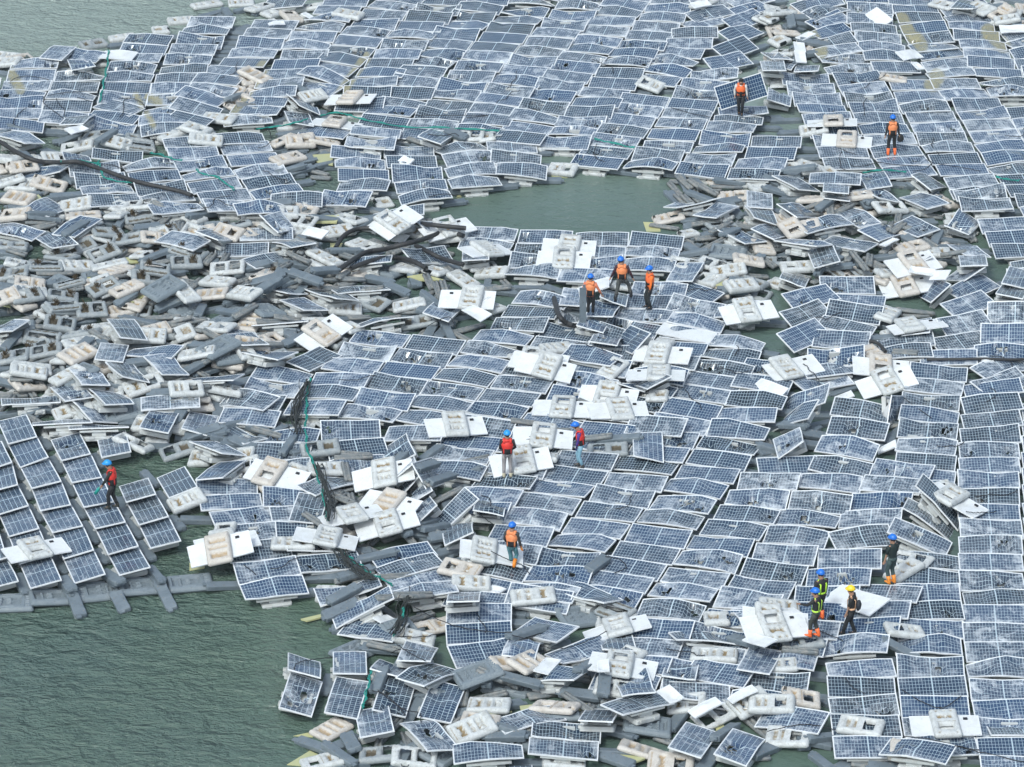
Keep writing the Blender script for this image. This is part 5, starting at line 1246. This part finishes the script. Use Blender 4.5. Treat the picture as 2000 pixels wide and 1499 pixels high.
    for n in 'lr':
        g = G(); a = c['ankle'+n]; k = c['knee'+n]
        top = a*.55+k*.45 if boots else a+NP([0, 0, .05])
        loft(g, [top, a+NP([0, 0, .03]), a+NP([0, -.01, -.05]), a+NP([0, 0, -.098])], [.078 if boots else .058, .062, .062, (.055, .075)], 12)
        loft(g, [a+NP([0, -.03, -.06]), a+NP([0, .08, -.062]), a+NP([0, .165, -.072]), a+NP([0, .20, -.078])], [(.05, .045), (.052, .038), (.046, .028), (.02, .015)], 12, side=(1, 0, 0))
        part('boot' if boots else 'shoe', g, [pmat(shoes, .5)])
        if gloves:
            g = G(); u = c['palm'+n]-c['wrist'+n]
            loft(g, [c['wrist'+n]-u*.6, c['wrist'+n], c['palm'+n], c['palm'+n]+u*.6], [.042, .036, (.045, .030), (.042, .024)], 10)
            for fi in range(4): loft(g, [c[f'f{fi}a{n}'], c[f'f{fi}b{n}'], c[f'f{fi}c{n}']], [.015, .014, .011], 6)
            loft(g, [c['th1'+n], c['th2'+n]], [.018, .014], 6)
            part('glove', g, [pmat(gloves)])
    if vest:
        g = G(); hi, lo_ = vest, (.012, .012, .014)
        z0 = [-.02, .08, .20, .30, .40, .50]
        pts = [c['pelvis']*(1-t)+(c['chest']+NP([0, 0, .10]))*t for t in (.02, .22, .40, .46, .72, .98)]
        radv = [(.195, .155), (.190, .155), (.195, .16), (.205, .165), (.225, .17), (.175, .135)]
        def mf(i, k):
            # k: 0..19 around; 5 = front (+y), 15 = back (-y)
            backside = 10 < k < 20
            if i >= 3: return 0
            if backside: return 0 if k in (12, 17) else 1
            if k in (4, 5): return 1
            return 0 if k in (1, 2, 3, 6, 7, 8) and i in (0, 1, 2) and i != 1 else 1
        loft(g, pts, radv, 20, 0, mfun=mf)
        for sd_ in (-1, 1):
            loft(g, [c['chest']+NP([sd_*.10, -.13, .06]), c['chest']+NP([sd_*.115, -.06, .165]), c['chest']+NP([sd_*.115, .05, .165]), c['chest']+NP([sd_*.10, .13, .06])], [(.055, .022)]*4, 8, 0, side=(1, 0, 0))
        loft(g, [c['neck']+NP([0, -.10, -.08]), c['neck']+NP([0, -.085, .02])], [(.12, .035), (.085, .03)], 10, 0, side=(1, 0, 0))
        for k in range(3):
            zz = .05+.085*k; q = c['pelvis']*(1-zz/.5)+c['chest']*(zz/.5)
            loft(g, [q+NP([-.13, .135, 0]), q+NP([0, .165, 0]), q+NP([.13, .135, 0])], [(.014, .014)]*3, 6, 1, side=(0, 0, 1))
        part('life_vest', g, [pmat(hi, .6), pmat(lo_)])
    if straps:
        g = G()
        q = c['pelvis']+NP([0, 0, .08]); ring = [q+NP([.175*math.cos(a), .137*math.sin(a), 0]) for a in [2*math.pi*k/20 for k in range(21)]]
        loft(g, ring, [(.035, .012)]*21, 6, side=(0, 0, 1))
        for sd_ in (-1, 1):
            loft(g, [q+NP([sd_*.10, .125, 0]), c['chest']+NP([sd_*.11, .14, 0]), c['chest']+NP([sd_*.11, .02, .155]), c['chest']+NP([sd_*.11, -.14, .0]), q+NP([sd_*.10, -.125, 0])], [(.030, .012)]*5, 6, side=(1, 0, 0))
        part('reflective_harness', g, [pmat(straps, .5)])
    if back:
        g = G(); q = c['spine']+NP([.0, -.21, .02])
        loft(g, [q+NP([0, 0, -.17]), q+NP([0, -.01, -.12]), q+NP([0, -.02, .02]), q+NP([0, 0, .12]), q+NP([0, .03, .16])], [(.08, .05), (.13, .08), (.14, .09), (.11, .07), (.04, .03)], 12)
        part('backpack', g, [pmat(back)])
    # hair / head covering and helmet
    hc = J['skull']+NP([0, -.005, 0])
    g = G()
    loft(g, [hc+NP([0, -.02, -.12]), hc+NP([0, -.025, -.06]), hc+NP([0, -.012, .02]), hc+NP([0, 0, .07]), hc+NP([0, 0, .10])], [(.07, .06), (.098, .085), (.108, .108), (.085, .085), (.03, .03)], 14)
    part('hair', g, [pmat((.012, .010, .010))])
    for sd_ in (-1, 1):
        g = G(); e = J['chin']+NP([sd_*.032+headf[0]*.3, .082+headf[1]*.3, .085])
        loft(g, [e+NP([0, -.008, 0]), e+NP([0, .004, 0]), e+NP([0, .010, 0])], [.012, .012, .004], 8)
        part('eye', g, [pmat((.01, .01, .01), .3)])
    g = G(); e = J['chin']+NP([headf[0]*.3, .078+headf[1]*.3, -.005]); loft(g, [e+NP([-.024, 0, 0]), e+NP([0, .008, -.003]), e+NP([.024, 0, 0])], [.004, .008, .004], 8)
    part('mouth', g, [pmat((.20, .06, .05), .5)])
    if helmet:
        g = G(); k = hc+NP([0, -.005, .0])
        prof = [(.0, .128, .150), (.03, .130, .150), (.07, .118, .136), (.11, .085, .098), (.135, .045, .05), (.142, .012, .014)]
        loft(g, [k+NP([0, 0, z]) for z, _, _ in prof], [(a, b) for _, a, b in prof], 20, side=(1, 0, 0))
        loft(g, [k+NP([0, -.11, .06]), k+NP([0, -.03, .135]), k+NP([0, .05, .135]), k+NP([0, .12, .06])], [(.02, .012)]*4, 8, side=(1, 0, 0))
        hh = part('hard_hat', g, [pmat(helmet, .35, 'hard_hat')])
        g = G(); loft(g, [k+NP([0, .02, .002]), k+NP([0, .02, .014])], [(.140, .178), (.134, .168)], 20, side=(1, 0, 0))
        part('brim', g, [pmat(helmet, .35, 'hard_hat')], hh)
    return body, J, Rz*s, pos
ORG = (.85, .16, .04); ORG2 = (.80, .26, .10); RED = (.70, .035, .025); BLU = (.015, .16, .62); LBLU = (.02, .30, .72)
BLK = (.014, .015, .018)
pi = math.pi
def D(a): return math.radians(a)
# 1 carrying a module, facing the camera
b1, J1, S1, P1 = person("bareheaded person in orange life vest and pale sleeves carrying a clean solar panel", 1446, 224, D(176), 1.72, foot=((-.07, .02), (.06, -.10)), hands=((-.30, .06, .86), (.27, .04, .93)),
       helmet=None, shirt=(.62, .60, .58), pants=BLK, shoes=(.015, .015, .015), vest=ORG, headf=(0, .14))
g, f, _ = panel_geo(np.eye(3), NP([0, 0, -500]), .1, 1.0, .0, random.Random(4), holes=0)
a = D(18.5); X = NP([math.cos(a), 0, math.sin(a)]); Yv = NP([-math.sin(a)*.985, .17, math.cos(a)*.985]); Yv -= X*X.dot(Yv); Yv /= np.linalg.norm(Yv)
RR = np.stack([X, Yv, np.cross(X, Yv)], 1)
cpos = P1 + NP([.02, .20, .90])
cr = link('solar_panel', None, None, mat4(RR, cpos)); tag(cr, "clean deep blue solar panel carried upright behind the bareheaded person in white sleeves", 'carried panel')
link('glass', to_mesh('glass', [(g, 0)], matsof(['cells']), True), cr); link('frame', to_mesh('frame', [(f, 0)], matsof(['frame']), full=False), cr)
# 2
b2, J2, S2, P2 = person("person seen from behind in blue helmet, orange vest and orange boots, holding a black bag", 1741, 302, D(4), 1.74, foot=((-.15, 0), (.15, 0)), hands=((-.30, .02, .84), (.31, .02, .84)),
       helmet=BLU, shirt=BLK, pants=BLK, shoes=ORG, boots=True, vest=ORG2)
g = G(); q = J2['palmr']+NP([.06, 0, -.02])
loft(g, [q+NP([0, 0, -.22]), q+NP([0, 0, -.14]), q+NP([0, 0, .02]), q+NP([-.02, 0, .12])], [(.10, .05), (.15, .08), (.13, .07), (.04, .03)], 12)
o = link('bag', to_mesh('bag', [(g.tr(S2, P2), 0)], [pmat(BLK)], True, full=False)); tag(o, "black bag held by the person in orange boots seen from behind", 'bag')
# 3 striding
person("person striding with legs wide apart, dark red sleeves, orange vest, grey trousers", 1217, 586, D(-4), 1.78, foot=((-.24, -.06), (.36, .16)), hands=((-.47, .10, .80), (.46, .05, .84)), footz=(0, .10),
       helmet=BLU, shirt=(.045, .012, .02), pants=(.075, .08, .078), shoes=BLK, boots=True, vest=ORG2, knee=(.2, 1, 0), headf=(-.06, .03))
# 4 propping a plank
b4, J4, S4, P4 = person("person in orange shirt and vest from behind, propping up a grey plank float", 1153, 616, D(-14), 1.68, foot=((-.09, 0), (.10, .05)), hands=((-.24, .06, .98), (.46, .16, .86)),
       helmet=BLU, shirt=(.78, .17, .04), sleeve=(.70, .22, .12), pants=BLK, shoes=BLK, vest=ORG2)
g = plank(1.30, .24, .12, 8); pp = surface_on(1141, 628, 0)
RR = np.stack([NP([.03, .02, 1.0]), NP([1.0, .05, -.03]), NP([.0, -1, .02])], 1)
for k in range(3): RR[:, k] /= np.linalg.norm(RR[:, k])
if np.linalg.det(RR) < 0: RR[:, 2] *= -1
o = link('walkway_float', to_mesh('walkway_float', [(g, 0)], matsof(['plank', 'ribbed']), full=False), None, mat4(RR, pp+NP([-.05, -.02, .60])))
tag(o, "slate grey plank float stood on end beside the orange shirted person", 'walkway float')
# 5
person("person with bright orange sleeves and black gloves, blue helmet, facing left", 1267, 602, D(108), 1.74, foot=((-.10, .0), (.12, .06)), hands=((-.25, .10, .84), (.24, .06, .82)),
       helmet=BLU, shirt=(.85, .17, .02), pants=(.02, .024, .026), shoes=BLK, vest=ORG, gloves=BLK)
# 6
person("person from behind in red vest, light grey trousers and pale shoes, light blue helmet", 991, 931, D(3), 1.74, foot=((-.12, 0), (.13, 0)), hands=((-.20, .22, .98), (.22, .20, 1.0)),
       helmet=LBLU, shirt=(.018, .014, .016), pants=(.33, .31, .31), shoes=(.55, .50, .36), vest=RED)
# 7
person("person with purple sleeves, red vest and pale jeans looking down", 1134, 912, D(82), 1.70, foot=((-.10, -.05), (.10, .10)), hands=((-.16, .16, .86), (.20, .20, .86)), lean=(0, .07), headf=(0, .16),
       helmet=BLU, shirt=(.075, .035, .22), pants=(.22, .40, .50), shoes=(.05, .05, .05), vest=RED, gloves=(.02, .025, .12))
# 8
b8, J8, S8, P8 = person("person in black with red vest and light blue helmet holding a teal bottle", 221, 992, D(84), 1.78, foot=((-.09, .16), (.09, -.10)), hands=((-.20, .34, .92), (.24, .02, .84)), lean=(0, .03), headf=(0, .12),
       helmet=LBLU, shirt=(.018, .022, .02), pants=BLK, shoes=(.03, .03, .025), vest=RED)
g = G(); q = J8['palml']+NP([0, .05, -.03]); loft(g, [q, q+NP([0, .03, -.04]), q+NP([0, .05, -.07]), q+NP([0, .17, -.26])], [.03, .035, .06, .06], 12)
o = link('bottle', to_mesh('bottle', [(g.tr(S8, P8), 0)], [pmat((.02, .30, .26), .35)], True, full=False)); tag(o, "teal bottle held low by the person in black at left", 'bottle')
# 9
person("person in orange vest, orange gloves and teal jeans stepping with one boot raised", 1001, 1115, D(-16), 1.72, foot=((-.04, .02), (.13, -.16)), footz=(0, .22), hands=((-.24, .18, .95), (.34, .06, .80)), headf=(0, .05),
       helmet=BLU, shirt=(.035, .035, .035), pants=(.07, .19, .22), shoes=(.80, .24, .02), boots=True, vest=ORG2, gloves=(.80, .26, .02))
# 10
person("person in plain black shirt and camouflage trousers with blue helmet, orange boots", 1741, 1139, D(40), 1.76, foot=((-.09, .03), (.10, -.03)), hands=((-.26, .12, .84), (.22, .12, .90)),
       helmet=BLU, shirt=(.010, .022, .022), pants=(.045, .075, .075), shoes=(.75, .25, .03), boots=True, short=True)
# 11
person("rear person of the blue helmeted pair, black clothes with lime straps", 1601, 1208, D(28), 1.74, foot=((-.08, .05), (.09, 0)), hands=((-.20, .16, .95), (.24, .08, .86)),
       helmet=BLU, shirt=BLK, pants=BLK, shoes=ORG, boots=True, straps=(.50, .85, .06), headf=(0, .06))
# 12
person("front person of the blue helmeted pair, one arm pointing left, orange boots", 1590, 1243, D(62), 1.72, foot=((-.08, .16), (.10, -.06)), hands=((-.24, .46, 1.22), (.24, .10, .84)),
       helmet=BLU, shirt=BLK, pants=(.045, .05, .045), shoes=ORG, boots=True, straps=(.55, .85, .10), headf=(0, .06))
# 13
person("person in yellow helmet and black clothes walking left with a dark backpack", 1658, 1239, D(74), 1.74, foot=((-.07, .24), (.07, -.12)), hands=((-.22, .14, .86), (.26, -.14, .84)), headf=(0, .06),
       helmet=(.85, .60, .03), shirt=(.016, .016, .016), pants=BLK, shoes=BLK, straps=(.85, .50, .30), short=True, back=(.02, .025, .035))

HAZE = .00022
if HAZE:
    hm = bpy.data.materials.new('haze'); hm.use_nodes = True; hn = hm.node_tree; hn.nodes.remove(hn.nodes['Principled BSDF'])
    pv = hn.nodes.new('ShaderNodeVolumePrincipled'); pv.inputs['Density'].default_value = HAZE; pv.inputs['Color'].default_value = (.86, .95, .97, 1); pv.inputs['Anisotropy'].default_value = .2
    hn.links.new(pv.outputs[0], hn.nodes['Material Output'].inputs['Volume'])
    g = G(); g.box(0, 0, 27.5, 5200, 5200, 57, 0)
    o = link('haze', to_mesh('haze', [(g, 0)], [hm], full=False)); tag(o, 'thin pale haze over the whole lake', 'haze', None, 'stuff')

# ================================================================ light, camera
wd_ = bpy.data.worlds.new("World"); sc.world = wd_; wd_.use_nodes = True
nt = wd_.node_tree; bg = nt.nodes['Background']; sky = nt.nodes.new('ShaderNodeTexSky'); sky.sky_type = 'NISHITA'; sky.sun_disc = False
SUN_EL, SUN_AZ = R(52), R(-150)
sky.sun_elevation = SUN_EL; sky.sun_rotation = SUN_AZ; sky.air_density = 1.0; sky.dust_density = 3.0; sky.ozone_density = 1.0; sky.altitude = 0
hs = nt.nodes.new('ShaderNodeHueSaturation'); hs.inputs['Saturation'].default_value = .72; nt.links.new(sky.outputs[0], hs.inputs['Color'])
tn = nt.nodes.new('ShaderNodeMix'); tn.data_type = 'RGBA'; tn.blend_type = 'MULTIPLY'; tn.inputs[0].default_value = 1; tn.inputs[7].default_value = (.96, 1.02, 1.02, 1)
nt.links.new(hs.outputs[0], tn.inputs[6]); nt.links.new(tn.outputs[2], bg.inputs[0]); bg.inputs[1].default_value = .15
sl = bpy.data.lights.new('sun', 'SUN'); sl.energy = 1.4; sl.angle = R(11); sl.color = (.93, 1, .99)
so = bpy.data.objects.new('sun', sl); col.objects.link(so)
d = Vector((math.sin(SUN_AZ)*math.cos(SUN_EL), math.cos(SUN_AZ)*math.cos(SUN_EL), math.sin(SUN_EL)))
so.rotation_euler = d.to_track_quat('Z', 'Y').to_euler(); so.location = (0, 60, 90)
cam = bpy.data.cameras.new('camera'); co = bpy.data.objects.new('camera', cam); col.objects.link(co)
cam.sensor_width = 36; cam.lens = CF/2000*36; cam.clip_end = 6000; cam.clip_start = 1
co.location = (0, 0, CH); co.rotation_euler = (math.pi/2-DEP, 0, 0); sc.camera = co
sc.view_settings.view_transform = 'Standard'; sc.view_settings.look = 'None'; sc.view_settings.gamma = 1
sc.view_settings.exposure = .47
